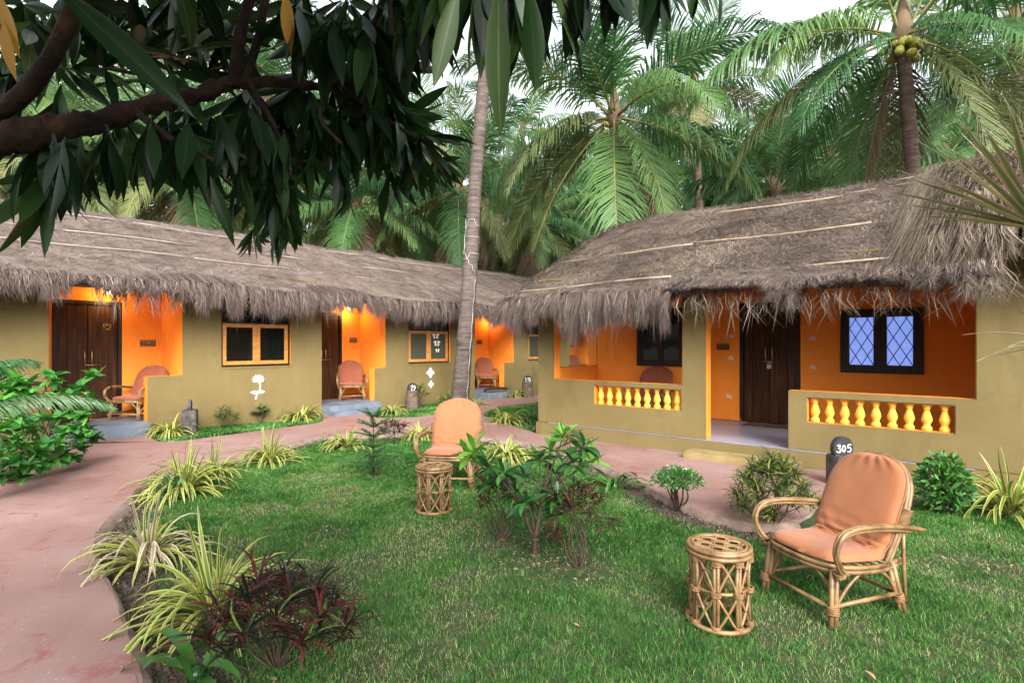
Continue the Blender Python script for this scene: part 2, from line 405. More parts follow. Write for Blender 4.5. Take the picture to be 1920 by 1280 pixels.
def ribbons(P, Wd, S, rnd=None, across=2, fold=0.0, mat=0):
    """N ribbons through K points each, the last point a sharp tip. P (N,K,3), Wd (N,K) full widths, S (N,3) side vectors."""
    P = np.asarray(P, float); Nn, K, _ = P.shape
    Wd = np.broadcast_to(np.asarray(Wd, float), (Nn, K))
    S = norm(np.asarray(S, float))
    if S.ndim == 2:
        S = np.repeat(S[:, None, :], K, 1)
    if rnd is None:
        rnd = rng.random(Nn)
    body = P[:, :-1]; w = Wd[:, :-1, None] * 0.5; s = S[:, :-1]
    A = across
    cols = []
    for j in range(A):
        f = -1 + 2 * j / (A - 1)
        c = body + s * w * f
        if A == 3 and j == 1 and fold:
            T = norm(P[:, 1:] - P[:, :-1])
            c = c - norm(np.cross(T, s)) * w * fold
        cols.append(c)
    B = np.stack(cols, 2).reshape(Nn, (K - 1) * A, 3)
    V = np.concatenate([B, P[:, -1:]], 1)
    nv = (K - 1) * A + 1
    q = []
    for i in range(K - 2):
        for j in range(A - 1):
            a = i * A + j
            q.append((a, a + 1, a + A + 1, a + A))
    t = [((K - 2) * A + j, (K - 2) * A + j + 1, nv - 1) for j in range(A - 1)]
    base = (np.arange(Nn) * nv)[:, None, None]
    Q = (base + np.array(q)[None]).reshape(-1, 4) if q else None
    T = (base + np.array(t)[None]).reshape(-1, 3)
    u = np.tile(np.linspace(0, 1, A), K - 1); v = np.repeat(np.linspace(0, 1, K)[:-1], A)
    uv = np.concatenate([np.stack([u, v], 1), [[0.5, 1.0]]])
    return (V.reshape(-1, 3), Q, T, np.tile(uv, (Nn, 1)), np.repeat(rnd, nv), mat)


def tube(pts, rad, sides=8, closed=False, mat=0, rnd=0.5, caps=True):
    P = np.array([tuple(p) for p in pts], float); n = len(P)
    R = np.broadcast_to(np.asarray(rad, float), (n,))
    T = norm(np.roll(P, -1, 0) - np.roll(P, 1, 0)) if closed else norm(np.gradient(P, axis=0))
    ref = np.array((0, 0, 1.0)) if abs(T[0][2]) < 0.9 else np.array((1.0, 0, 0))
    Nn = norm(np.cross(T[0], ref)); fr = []
    for i in range(n):
        Nn = norm(Nn - T[i] * np.dot(Nn, T[i]))
        fr.append((Nn, np.cross(T[i], Nn)))
    ang = np.linspace(0, 2 * math.pi, sides, endpoint=False)
    V = np.concatenate([P[i] + R[i] * (np.cos(ang)[:, None] * fr[i][0] + np.sin(ang)[:, None] * fr[i][1]) for i in range(n)])
    q = []
    for i in range(n if closed else n - 1):
        j = (i + 1) % n
        for k in range(sides):
            l = (k + 1) % sides
            q.append((i * sides + k, i * sides + l, j * sides + l, j * sides + k))
    tr = None
    if caps and not closed:
        V = np.concatenate([V, P[:1], P[-1:]])
        a, b = n * sides, n * sides + 1
        tr = np.array([(a, (k + 1) % sides, k) for k in range(sides)] + [(b, (n - 1) * sides + k, (n - 1) * sides + (k + 1) % sides) for k in range(sides)])
    return (V, np.array(q), tr, np.zeros((len(V), 2)), np.full(len(V), rnd), mat)


def curve(pts, n=24):
    """Catmull-Rom through the given points."""
    P = [Vector(p) for p in pts]
    P = [P[0] * 2 - P[1]] + P + [P[-1] * 2 - P[-2]]
    out = []
    seg = len(P) - 3
    per = max(2, n // seg)
    for i in range(seg):
        a, b, c, d = P[i:i + 4]
        for k in range(per):
            t = k / per
            out.append(0.5 * ((2 * b) + (c - a) * t + (2 * a - 5 * b + 4 * c - d) * t * t + (3 * b - a - 3 * c + d) * t ** 3))
    out.append(P[-2])
    return out


def lathe(profile, sides=12, mat=0, rnd=0.5):
    n = len(profile)
    ang = np.linspace(0, 2 * math.pi, sides, endpoint=False)
    V = np.concatenate([np.stack([r * np.cos(ang), r * np.sin(ang), np.full(sides, z)], 1) for r, z in profile] + [[[0, 0, profile[0][1]], [0, 0, profile[-1][1]]]])
    q = [(i * sides + k, i * sides + (k + 1) % sides, (i + 1) * sides + (k + 1) % sides, (i + 1) * sides + k) for i in range(n - 1) for k in range(sides)]
    a, b = n * sides, n * sides + 1
    t = [(a, (k + 1) % sides, k) for k in range(sides)] + [(b, (n - 1) * sides + k, (n - 1) * sides + (k + 1) % sides) for k in range(sides)]
    return (V, np.array(q), np.array(t), np.zeros((len(V), 2)), np.full(len(V), rnd), mat)


def box_chunk(lo, hi, mat=0):
    x0, y0, z0 = lo; x1, y1, z1 = hi
    V = np.array([(x0, y0, z0), (x1, y0, z0), (x1, y1, z0), (x0, y1, z0), (x0, y0, z1), (x1, y0, z1), (x1, y1, z1), (x0, y1, z1)], float)
    Q = np.array([(3, 2, 1, 0), (4, 5, 6, 7), (0, 1, 5, 4), (1, 2, 6, 5), (2, 3, 7, 6), (3, 0, 4, 7)])
    return (V, Q, None, np.zeros((8, 2)), np.full(8, 0.5), mat)


def bev(me, w=0.006, seg=2):
    bm = bmesh.new(); bm.from_mesh(me)
    bmesh.ops.remove_doubles(bm, verts=bm.verts, dist=1e-5)
    ed = [e for e in bm.edges if len(e.link_faces) == 2 and e.calc_face_angle(0) > 0.6]
    bmesh.ops.bevel(bm, geom=ed, offset=w, segments=seg, affect='EDGES', clamp_overlap=True)
    for f in bm.faces:
        f.smooth = False
    bm.to_mesh(me); bm.free()
    return me


def box(name, lo, hi, m, w=0.006):
    return bev(make_mesh(name, [box_chunk(lo, hi)], [m], False), w)


# ---------------------------------------------------------------- objects
def root(name, label, cat, loc=(0, 0, 0), rz=0.0, group=None):
    o = bpy.data.objects.new(name, None)
    o.empty_display_size = 0.1
    COL.objects.link(o)
    o.location = loc; o.rotation_euler = (0, 0, rz)
    o['label'] = label; o['category'] = cat
    if group:
        o['group'] = group
    return o


def part(name, me, parent=None, loc=(0, 0, 0), rot=None, scale=None, label=None, kind=None):
    o = bpy.data.objects.new(name, me)
    COL.objects.link(o)
    if parent is not None:
        o.parent = parent
    o.location = loc
    if rot is not None:
        if isinstance(rot, Quaternion):
            o.rotation_mode = 'QUATERNION'; o.rotation_quaternion = rot
        else:
            o.rotation_euler = rot
    if scale is not None:
        o.scale = (scale,) * 3 if isinstance(scale, (int, float)) else scale
    if label:
        o['label'] = label
    if kind:
        o['kind'] = kind
    return o


def tag(o, label, cat, group=None, kind=None):
    o['label'] = label; o['category'] = cat
    if group:
        o['group'] = group
    if kind:
        o['kind'] = kind
    return o


def wpart(name, me, rt, parent=None, **kw):
    """A part whose mesh is in world coordinates, under a root (unrotated); sub-parts of such a part need no offset."""
    if parent is None:
        return part(name, me, rt, loc=-Vector(rt.location), **kw)
    return part(name, me, parent, **kw)


def copy_tree(o, parent=None):
    c = o.copy(); COL.objects.link(c); c.parent = parent
    for ch in o.children:
        copy_tree(ch, c)
    return c


# ---------------------------------------------------------------- the ground, path and lawn
def poly_px(pts):
    return [(G(x, y).x, G(x, y).y) for x, y in pts]


def inside(px, py, poly):
    p = np.array(poly); n = len(p); r = np.zeros(len(px), bool); j = n - 1
    for i in range(n):
        xi, yi = p[i]; xj, yj = p[j]
        c = ((yi > py) != (yj > py)) & (px < (xj - xi) * (py - yi) / (yj - yi + 1e-12) + xi)
        r ^= c; j = i
    return r


def dist_to(px, py, line, close=False):
    p = np.array(line); d = np.full(len(px), 1e9); n = len(p)
    for i in range(n if close else n - 1):
        a, b = p[i], p[(i + 1) % n]
        ab = b - a; L = ab @ ab + 1e-12
        t = np.clip(((px - a[0]) * ab[0] + (py - a[1]) * ab[1]) / L, 0, 1)
        d = np.minimum(d, np.hypot(px - a[0] - t * ab[0], py - a[1] - t * ab[1]))
    return d


def smooth_line(pts, n):
    return [(v.x, v.y) for v in curve([(a, b, 0) for a, b in pts], n)]


inner_px = [(330, 1700), (300, 1500), (262, 1285), (238, 1190), (208, 1110), (182, 1065), (180, 1012), (215, 968), (262, 922), (300, 895), (370, 876),
            (440, 862), (520, 844), (600, 823), (700, 819), (800, 817), (900, 824), (1000, 838), (1090, 862), (1150, 888), (1190, 908), (1280, 955),
            (1340, 975), (1400, 988), (1470, 990), (1512, 972), (1540, 945), (1562, 925)]
PIN = smooth_line(poly_px(inner_px), 140)
left_px = [(278, 813), (283, 824), (310, 833), (400, 823), (520, 807), (600, 795), (603, 786)]
left2_px = [(703, 786), (715, 787), (770, 786), (850, 779), (872, 762), (884, 751)]
outer_px = [(160, 819), (120, 838), (60, 868), (0, 907), (-200, 1010), (-480, 1250), (-600, 1700)]
RP = 7.3                                            # right facade plinth plane (x), left facade plane (y)
LF = 10.5
notch = poly_px([(985, 809), (942, 797), (905, 781), (935, 764), (1005, 757)])
outline = (PIN + [(RP + 0.2, 1.0), (RP + 0.2, 5.5), (RP + 0.05, 5.66)] + notch + [(12.2, 8.9), (13.5, 8.6), (13.5, 9.2), (13.0, 10.0)]
           + [(12.2, 10.35), (10.9, 10.35)] + list(reversed(poly_px(left2_px)))[1:]
           + [(7.72, 10.4), (6.37, 10.4)] + list(reversed(smooth_line(poly_px(left_px), 30)))[1:] + [(3.2, 10.47), (1.9, 10.47)] + smooth_line(poly_px(outer_px), 40))


def sheet(name, poly, z_top, z_bot, mats, jitter=0.0):
    bm = bmesh.new()
    vs = [bm.verts.new((x + random.uniform(-jitter, jitter), y + random.uniform(-jitter, jitter), z_top)) for x, y in poly]
    f = bm.faces.new(vs)
    if f.normal.z < 0:
        f.normal_flip()
    f.normal_update()
    if f.normal.z < 0:
        bmesh.ops.reverse_faces(bm, faces=[f])
    if z_bot is not None:
        r = bmesh.ops.extrude_face_region(bm, geom=[f])
        nv = [g for g in r['geom'] if isinstance(g, bmesh.types.BMVert)]
        nf = [g for g in r['geom'] if isinstance(g, bmesh.types.BMFace)]
        # the extruded copy becomes the top, the old ring drops a little outward as a rough bevel
        for v in vs:
            v.co.z = z_bot
        for v in nv:
            v.co.z = z_top
        if f.is_valid:
            bm.faces.remove(f)
        for g in bm.faces:
            g.material_index = 0 if abs(g.normal.z) > 0.8 or g in nf else 1
    bmesh.ops.recalc_face_normals(bm, faces=bm.faces)
    top = [g for g in bm.faces if len(g.verts) > 4]
    for g in top:
        g.normal_update()
        if g.normal.z < 0:
            bmesh.ops.reverse_faces(bm, faces=bm.faces)
            break
    bmesh.ops.triangulate(bm, faces=[g for g in bm.faces if len(g.verts) > 4])
    me = bpy.data.meshes.new(name)
    bm.to_mesh(me); bm.free()
    for m in mats:
        me.materials.append(m)
    return me


gm = make_mesh('ground', [(np.array([(-300, -300, -0.02), (300, -300, -0.02), (300, 300, -0.02), (-300, 300, -0.02)], float), np.array([(0, 1, 2, 3)]), None, np.zeros((4, 2)), np.zeros(4), 0)], [M['soil']], False)
part('ground', gm, kind='structure')
part('path', sheet('path', outline, 0.04, -0.06, [M['path'], M['path_edge']], 0.008), kind='structure')

_p = np.array(PIN); _t = norm(np.gradient(_p, axis=0)); _n = np.stack([_t[:, 1], -_t[:, 0]], 1)
_c = np.array((3.0, 1.5))
_n *= np.sign(((_c - _p) * _n).sum(1, keepdims=True))
BED = [tuple(q + m * (0.30 + 0.10 * math.sin(k * 0.9) + 0.06 * math.sin(k * 2.3))) for k, (q, m) in enumerate(zip(_p, _n))]
_k = np.arange(len(_p))
_w = 0.055 + 0.03 * np.sin(_k * 0.23) + 0.012 * np.sin(_k * 1.1)
_lip = np.stack([np.concatenate([_p - _n * 0.012, np.full((len(_p), 1), 0.0425)], 1), np.concatenate([_p + _n * _w[:, None] * 0.5, np.full((len(_p), 1), 0.028)], 1), np.concatenate([_p + _n * _w[:, None], np.full((len(_p), 1), -0.03)], 1)], 1)
_V = _lip.reshape(-1, 3); _V = _V + rng.normal(0, 0.004, _V.shape)
_Q = np.array([(i * 3 + j, i * 3 + j + 1, i * 3 + j + 4, i * 3 + j + 3) for i in range(len(_p) - 1) for j in range(2)])
part('path_edge', make_mesh('path_edge', [(_V, _Q, None, np.zeros((len(_V), 2)), np.zeros(len(_V)), 0)], [M['path_edge']], True), kind='structure')
lawn_poly = PIN + [(7.25, 1.1), (7.25, -2.6), (4.0, -4.2), (-0.5, -2.5), (-0.5, 1.2)]
strip_poly = poly_px([(288, 822), (310, 831), (400, 821), (520, 805), (598, 794)]) + [(6.3, 10.46), (3.25, 10.46)]
strip2_poly = poly_px([(704, 785), (715, 785), (770, 784), (850, 777), (871, 761)]) + [(10.85, 10.46), (7.75, 10.46)]
notch_poly = notch + [(RP + 0.1, 5.66), (RP + 1.6, 5.66)]
part('lawn', sheet('lawn', BED[8:-6] + [(6.4, 1.1), (6.6, -2.6), (4.0, -4.2), (-0.5, -2.5), (-0.5, 1.2)], -0.006, None, [M['lawn']]), kind='structure')


def grass_field(name, poly, n, hmin, hmax, wid, edge, label, dens=None):
    p = np.array(poly); lo, hi = p.min(0), p.max(0)
    X = rng.uniform(lo[0], hi[0], n); Y = rng.uniform(lo[1], hi[1], n)
    k = inside(X, Y, poly); X, Y = X[k], Y[k]
    dd = X * FW[0] + Y * FW[1]; rr = X * RT[0] + Y * RT[1]
    vis = (dd > 2.1) & (np.abs(rr) < dd * 0.98 + 0.9)
    X, Y, dd = X[vis], Y[vis], dd[vis]
    keep = np.ones(len(X))
    if edge:
        de = dist_to(X, Y, PIN)
        keep *= np.clip((de - edge * 0.45) / edge, 0.015, 1) ** 1.2
    if dens is not None:
        keep *= dens(X, Y)
    cell = 0.22
    gx = ((X - lo[0]) / cell).astype(int); gy = ((Y - lo[1]) / cell).astype(int)
    def vnoise(s, seed):
        ax = np.random.default_rng(seed).random((256, 256))
        fx, fy = X / s + 40, Y / s + 40
        ix, iy = fx.astype(int), fy.astype(int); tx, ty = fx - ix, fy - iy
        tx = tx * tx * (3 - 2 * tx); ty = ty * ty * (3 - 2 * ty)
        g = lambda a, b: ax[a % 256, b % 256]
        return (g(ix, iy) * (1 - tx) + g(ix + 1, iy) * tx) * (1 - ty) + (g(ix, iy + 1) * (1 - tx) + g(ix + 1, iy + 1) * tx) * ty
    n1, n2, n3 = vnoise(0.8, 1), vnoise(0.28, 2), vnoise(0.10, 3)
    clump = 0.45 * n1 + 0.35 * n2 + 0.2 * n3
    keep *= np.clip(-0.25 + 2.3 * clump, 0.22, 1)
    k = rng.random(len(X)) < keep
    X, Y, dd, clump, n1, n3 = X[k], Y[k], dd[k], clump[k], n1[k], n3[k]
    n = len(X)
    h = rng.uniform(hmin, hmax, n) * (0.35 + 1.1 * clump)
    az = rng.uniform(0, 2 * math.pi, n) * 0.75 + 9 * n3
    lean = rng.uniform(0.25, 1.15, n)
    dx, dy = np.cos(az) * h * lean, np.sin(az) * h * lean
    P0 = np.stack([X, Y, np.full(n, -0.008)], 1)
    P1 = P0 + np.stack([dx * 0.35, dy * 0.35, h * 0.62], 1)
    P2 = P0 + np.stack([dx, dy, h * rng.uniform(0.75, 1.0, n)], 1)
    w = wid * rng.uniform(0.7, 1.3, n) * np.clip(dd / 4.0, 0.75, 2.2)
    sa = rng.uniform(0, 2 * math.pi, n)
    S = np.stack([np.cos(sa), np.sin(sa), np.zeros(n)], 1)
    r = np.clip(rng.normal(0.40, 0.17, n) + (0.5 - clump) * 1.25, 0, 1)
    dry = rng.random(n) < 0.08 + 3.4 * np.clip(0.44 - clump, 0, 1)
    r = np.where(dry, rng.uniform(0.8, 1.0, n), np.clip(r, 0, 0.84))
    o = part(name, make_mesh(name, [ribbons(np.stack([P0, P1, P2], 1), np.stack([w, w * 0.85, w * 0], 1), S, r)], [M['grass']]), kind='stuff')
    o['label'] = label; o['category'] = 'grass'
    return n


shrub_c = G(1003, 1042)
def litter(name, n, label):
    k = rng.integers(0, len(PIN), n); f = rng.random(n)
    base = _p[k] + _n[k] * (rng.random(n) ** 1.3 * 0.75 + 0.02)[:, None] + rng.normal(0, 0.05, (n, 2))
    extra = rng.random(n) < 0.35
    cc = np.array([(c.x, c.y) for c in (G(1003, 1042), G(940, 1012), G(1085, 1062), G(1850, 1060), G(1700, 965), G(620, 1000))])
    ci = rng.integers(0, len(cc), n)
    base = np.where(extra[:, None], cc[ci] + rng.normal(0, 0.2, (n, 2)), base)
    base = base[~inside(base[:, 0], base[:, 1], outline)]; n = len(base)
    az = rng.uniform(0, 6.28, n); l = rng.uniform(0.008, 0.035, n); z = -0.012 + rng.random(n) * 0.02
    d = np.stack([np.cos(az), np.sin(az), rng.normal(0, 0.25, n)], 1); b = np.concatenate([base, z[:, None]], 1)
    P = np.stack([b, b + d * l[:, None] * 0.5 + np.array((0, 0, 0.006)), b + d * l[:, None]], 1)
    w = l * rng.uniform(0.12, 0.5, n)
    S = np.stack([-np.sin(az), np.cos(az), rng.normal(0, 0.4, n)], 1)
    o = part(name, make_mesh(name, [ribbons(P, np.stack([w * 0.5, w, w * 0], 1), S, rng.random(n))], [M['litter']]), kind='stuff')
    o['label'] = label; o['category'] = 'leaf litter'
def clods(name, n, label):
    k = rng.integers(0, len(PIN), n)
    base = _p[k] + _n[k] * (rng.random(n) ** 1.2 * 0.5 + 0.02)[:, None] + rng.normal(0, 0.04, (n, 2))
    base = base[~inside(base[:, 0], base[:, 1], outline)]; n = len(base)
    r = rng.uniform(0.005, 0.022, n) * np.where(rng.random(n) < 0.06, 1.8, 1)
    o8 = np.array([(1, 0, 0), (0, 1, 0), (-1, 0, 0), (0, -1, 0), (0, 0, 0.8), (0, 0, -0.8)], float)
    V = base[:, None, :].repeat(6, 1); V = np.concatenate([V, np.full((n, 6, 1), -0.016)], 2) + o8[None] * r[:, None, None] * rng.uniform(0.6, 1.3, (n, 6, 1))
    T = np.array([(0, 1, 4), (1, 2, 4), (2, 3, 4), (3, 0, 4), (1, 0, 5), (2, 1, 5), (3, 2, 5), (0, 3, 5)])
    T = ((np.arange(n) * 6)[:, None, None] + T[None]).reshape(-1, 3)
    o = part(name, make_mesh(name, [(V.reshape(-1, 3), None, T, np.zeros((n * 6, 2)), np.full(n * 6, .5), 0)], [M['soil']], True), kind='stuff')
    o['label'] = label; o['category'] = 'soil'
litter('leaf_litter', 5000, 'dry brown leaf bits scattered on the bare garden beds')
clods('soil_crumbs', 9000, 'crumbly brown soil along the path edge')
bare = [(shrub_c, 0.75), (G(940, 1012), 0.45), (G(1085, 1062), 0.45), (G(620, 1000), 0.35), (G(1850, 1060), 0.45), (G(1270, 955), 0.4), (G(700, 890), 0.25), (G(560, 1080), 0.3), (G(1440, 985), 0.4)]
def lawn_density(X, Y):
    k = np.ones(len(X))
    for c, r in bare:
        d = np.hypot(X - c.x, Y - c.y) / r
        k *= np.clip(0.22 + 0.95 * d ** 2, 0, 1)
    # the planted strip by the house on the right is mostly bare earth
    k *= np.where((X > 6.5), 0.45, 1)
    return k
grass_field('lawn_grass', lawn_poly, 1250000, 0.018, 0.046, 0.0030, 0.34, 'short uneven green grass with dry patches covering the garden lawn', lawn_density)
grass_field('verge_grass', strip_poly, 26000, 0.04, 0.08, 0.006, 0, 'narrow strip of short grass under the lotus wall beside the porch')
grass_field('verge_grass', strip2_poly, 26000, 0.04, 0.08, 0.006, 0, 'grass around the coconut trunk under the wall with two white diamonds')
grass_field('verge_grass', notch_poly, 30000, 0.04, 0.08, 0.006, 0, 'small grass patch at the outer corner of the balustraded house')

# ---------------------------------------------------------------- buildings
def wall_mesh(name, axis, a0, a1, z0, z1, p0, p1, openings, mats, idx=(0, 1, 1)):
    A = sorted({a0, a1} | {v for o in openings for v in o[:2] if a0 < v < a1})
    Z = sorted({z0, z1} | {v for o in openings for v in o[2:4] if z0 < v < z1})
    na, nz = len(A) - 1, len(Z) - 1
    def solid(i, k):
        if i < 0 or k < 0 or i >= na or k >= nz:
            return False
        a, z = (A[i] + A[i + 1]) / 2, (Z[k] + Z[k + 1]) / 2
        return not any(o[0] < a < o[1] and o[2] < z < o[3] for o in openings)
    bm = bmesh.new(); cache = {}
    def V(a, p, z):
        key = (round(a, 5), round(p, 5), round(z, 5))
        if key not in cache:
            cache[key] = bm.verts.new((a, p, z) if axis == 'u' else (p, a, z))
        return cache[key]
    def F(pts, m):
        f = bm.faces.new([V(*p) for p in pts]); f.material_index = m
    for i in range(na):
        for k in range(nz):
            if not solid(i, k):
                continue
            b0, b1, c0, c1 = A[i], A[i + 1], Z[k], Z[k + 1]
            F([(b0, p0, c0), (b1, p0, c0), (b1, p0, c1), (b0, p0, c1)], idx[0])
            F([(b0, p1, c0), (b0, p1, c1), (b1, p1, c1), (b1, p1, c0)], idx[1])
            if not solid(i - 1, k): F([(b0, p0, c0), (b0, p0, c1), (b0, p1, c1), (b0, p1, c0)], idx[2])
            if not solid(i + 1, k): F([(b1, p0, c0), (b1, p1, c0), (b1, p1, c1), (b1, p0, c1)], idx[2])
            if not solid(i, k - 1): F([(b0, p0, c0), (b0, p1, c0), (b1, p1, c0), (b1, p0, c0)], idx[2])
            if not solid(i, k + 1): F([(b0, p0, c1), (b1, p0, c1), (b1, p1, c1), (b0, p1, c1)], idx[2])
    bmesh.ops.recalc_face_normals(bm, faces=bm.faces)
    bmesh.ops.bevel(bm, geom=[e for e in bm.edges if len(e.link_faces) == 2 and e.calc_face_angle(0) > 0.6], offset=0.008, segments=2, affect='EDGES', clamp_overlap=True)
    me = bpy.data.meshes.new(name); bm.to_mesh(me); bm.free()
    for m in mats:
        me.materials.append(m)
    return me


def gable_wall(name, pts, v0, v1, m):
    bm = bmesh.new()
    a = [bm.verts.new((p, v0, z)) for p, z in pts]; b = [bm.verts.new((p, v1, z)) for p, z in pts]
    bm.faces.new(a); bm.faces.new(b[::-1])
    for k in range(len(pts)):
        bm.faces.new((a[k], b[k], b[(k + 1) % len(pts)], a[(k + 1) % len(pts)]))
    bmesh.ops.recalc_face_normals(bm, faces=bm.faces)
    me = bpy.data.meshes.new(name); bm.to_mesh(me); bm.free(); me.materials.append(m)
    return me


OO = [M['olive'], M['orange']]
left = root('cottage_row', 'long olive cottage row under one thatched roof, with blue porch steps and orange niches', 'building', (1.0, LF, 0))
right = root('cottage', 'olive and orange thatched cottage with yellow balusters and blue diamond lattice window', 'building', (RP, 5.0, 0))

niches = [(1.93, 3.72, 3.195), (6.37, 7.99, 7.69), (10.95, 12.6, 12.17), (15.5, 17.25, 16.8)]
lwins = [(4.366, 5.69, 1.09), (8.67, 10.04, 1.04), (13.3, 14.6, 1.02)]
ops = []
FL = 0.24
for a, b, h in niches:
    ops += [(a, h, 0.0, 2.72), (h, b, 0.975, 2.72)]
for a, b, z in lwins:
    ops.append((a, b, z, 2.42))
wpart('wall', wall_mesh('wall', 'u', -3.0, 22.0, -0.1, 2.82, LF, LF + 0.2, ops, OO), left)
LB = 11.5
doorsL = [(2.15, 3.10), (6.54, 7.49), (11.05, 11.95), (15.62, 16.5)]
for (a, b, h), (da, db) in zip(niches, doorsL):
    wpart('porch_wall', wall_mesh('porch_wall', 'u', a - 0.14, b + 0.14, 0.0, 2.95, LB, LB + 0.14, [(da, db, FL, 2.235)], OO, (1, 1, 1)), left)
    for s0, s1 in ((a - 0.14, a), (b, b + 0.14)):
        wpart('porch_side_wall', box('porch_side_wall', (s0, LF + 0.2, 0), (s1, LB, 2.76), M['orange']), left)
    wpart('porch_floor', box('porch_floor', (a, LF + 0.012, -0.05), (h - 0.003, LB, FL), M['porch_blue'], 0.012), left)
    if h < b:
        wpart('porch_floor', box('porch_floor', (h, LF + 0.2, -0.05), (b, LB, FL), M['porch_blue'], 0.004), left)
wpart('porch_step', box('porch_step', (6.40, LF - 0.26, -0.05), (7.68, LF + 0.012, 0.235), M['porch_blue'], 0.012), left)
wpart('porch_step', box('porch_step', (6.36, LF - 0.5, -0.05), (7.80, LF - 0.26, 0.125), M['porch_blue'], 0.012), left)
wpart('porch_step', box('porch_step', (1.95, LF - 0.16, -0.05), (3.19, LF + 0.012, 0.235), M['porch_blue'], 0.012), left)
wpart('porch_step', box('porch_step', (10.97, LF - 0.45, -0.05), (12.16, LF + 0.012, 0.20), M['porch_blue'], 0.012), left)
for lo, hi in (((-3, 17.0, 0), (22, 17.2, 2.8)), ((-3.0, LF + 0.2, 0), (-2.8, 17.0, 2.8)), ((21.8, LF + 0.2, 0), (22, 17.0, 2.8))):
    wpart('wall', box('wall', lo, hi, M['olive']), left)

# right building
wpart('plinth', box('plinth', (RP, -7.0, -0.1), (13.0, 5.62, 0.24), M['olive'], 0.012), right)
wpart('entrance_step', box('entrance_step', (RP - 0.34, 1.62, -0.05), (RP, 2.97, 0.125), M['step'], 0.014), right)
wpart('porch_floor', box('porch_floor', (RP + 0.012, 0.05, 0.2), (9.5, 5.38, 0.2445), M['porch_lilac'], 0.002), right)
Wf = RP + 0.012
ops = [(1.79, 2.79, 0.24, 2.50), (0.045, 1.79, 0.95, 2.50), (3.12, 5.255, 0.95, 2.50), (0.21, 1.58, 0.585, 0.872), (3.135, 4.51, 0.6, 0.88)]
wpart('wall', wall_mesh('wall', 'v', -7.0, 5.58, 0.242, 2.56, Wf, Wf + 0.18, ops, OO, (0, 1, 1)), right)
wpart('end_wall', wall_mesh('end_wall', 'u', Wf + 0.18, 12.8, 0.247, 2.46, 5.40, 5.58, [(Wf + 0.18, 8.85, 1.12, 2.45)], OO, (1, 0, 1)), right)
wpart('porch_wall', wall_mesh('porch_wall', 'v', -0.1, 3.65, 0.246, 3.2, 9.45, 9.6, [(2.14, 3.04, 0.246, 2.17), (0.61, 1.59, 1.098, 2.004)], OO, (1, 1, 1)), right)
wpart('porch_wall', wall_mesh('porch_wall', 'v', 3.65, 5.40, 0.246, 3.2, 8.85, 9.0, [(3.72, 4.575, 1.14, 2.1)], OO, (1, 1, 1)), right)
wpart('porch_side_wall', box('porch_side_wall', (9.0, 3.65, 0.246), (9.45, 3.80, 3.2), M['orange']), right)
wpart('porch_side_wall', gable_wall('porch_side_wall', [(Wf + 0.18, 0.246), (9.45, 0.246), (9.45, 3.3), (Wf + 0.18, 2.46)], -0.1, 0.045, M['orange']), right)
wpart('gable', gable_wall('gable', [(Wf + 0.18, 2.462), (12.8, 2.462), (12.8, 2.72), (10.35, 3.82), (Wf + 0.18, 2.48)], 5.402, 5.578, M['olive']), right)
for lo, hi in (((12.62, -7, 0.24), (12.8, 5.4, 2.9)), ((Wf + 0.18, -7, 0.24), (12.62, -6.82, 2.9))):
    wpart('wall', box('wall', lo, hi, M['olive']), right)

# balusters
prof = [(0.040, 0), (0.040, 0.035), (0.030, 0.045), (0.024, 0.06), (0.026, 0.075), (0.040, 0.105), (0.042, 0.125), (0.034, 0.165), (0.022, 0.205), (0.019, 0.225), (0.026, 0.232), (0.026, 0.242), (0.022, 0.248), (0.034, 0.262), (0.036, 0.27), (0.040, 0.274), (0.040, 0.29)]
M['yellow'] = plaster('yellow_plaster', (0.80, 0.43, 0.06), (0.72, 0.35, 0.045), (0.84, 0.50, 0.10))
bal = make_mesh('baluster', [lathe([(r * 1.2 if r > 0.03 else r * 1.3, z * 0.984) for r, z in prof], 14)], [M['yellow']])
for (v0, v1, z) in ((0.21, 1.58, 0.586), (3.135, 4.51, 0.597)):
    for k in range(9):
        v = v0 + (v1 - v0) * (k + 0.55) / 9.0
        part('baluster', bal, right, loc=Vector((Wf + 0.09, v, z)) - Vector(right.location))

# windows ------------------------------------------------------------------
def frame_chunks(axis, a0, a1, z0, z1, p0, p1, w, mat=0):
    f = lambda a, b, c, d: box_chunk((a, p0, c), (b, p1, d), mat) if axis == 'u' else box_chunk((p0, a, c), (p1, b, d), mat)
    return [f(a0, a1, z0, z0 + w), f(a0, a1, z1 - w, z1), f(a0, a0 + w, z0 + w, z1 - w), f(a1 - w, a1, z0 + w, z1 - w)]


def slab(axis, a0, a1, z0, z1, p0, p1):
    return box_chunk((a0, p0, z0), (a1, p1, z1)) if axis == 'u' else box_chunk((p0, a0, z0), (p1, a1, z1))


def butterfly(cx, cz, s, y):
    pts = []
    out = []
    for sx in (-1, 1):
        for (dx, dz, rx, rz) in ((0.55, 0.35, 0.5, 0.42), (0.42, -0.35, 0.36, 0.32)):
            ang = np.linspace(0, 2 * math.pi, 12, endpoint=False)
            V = np.stack([cx + s * (sx * dx + rx * np.cos(ang) + 0.15 * sx * np.cos(2 * ang)), np.full(12, y), cz + s * (dz + rz * np.sin(ang))], 1)
            V = np.concatenate([V, V + (0, 0.001, 0), [[cx + s * sx * dx, y, cz + s * dz]]])
            q = np.array([(k, (k + 1) % 12, 12 + (k + 1) % 12, 12 + k) for k in range(12)])
            t = np.array([(24, (k + 1) % 12, k) for k in range(12)])
            out.append((V, q, t, np.zeros((25, 2)), np.full(25, 0.5), 0))
    return out


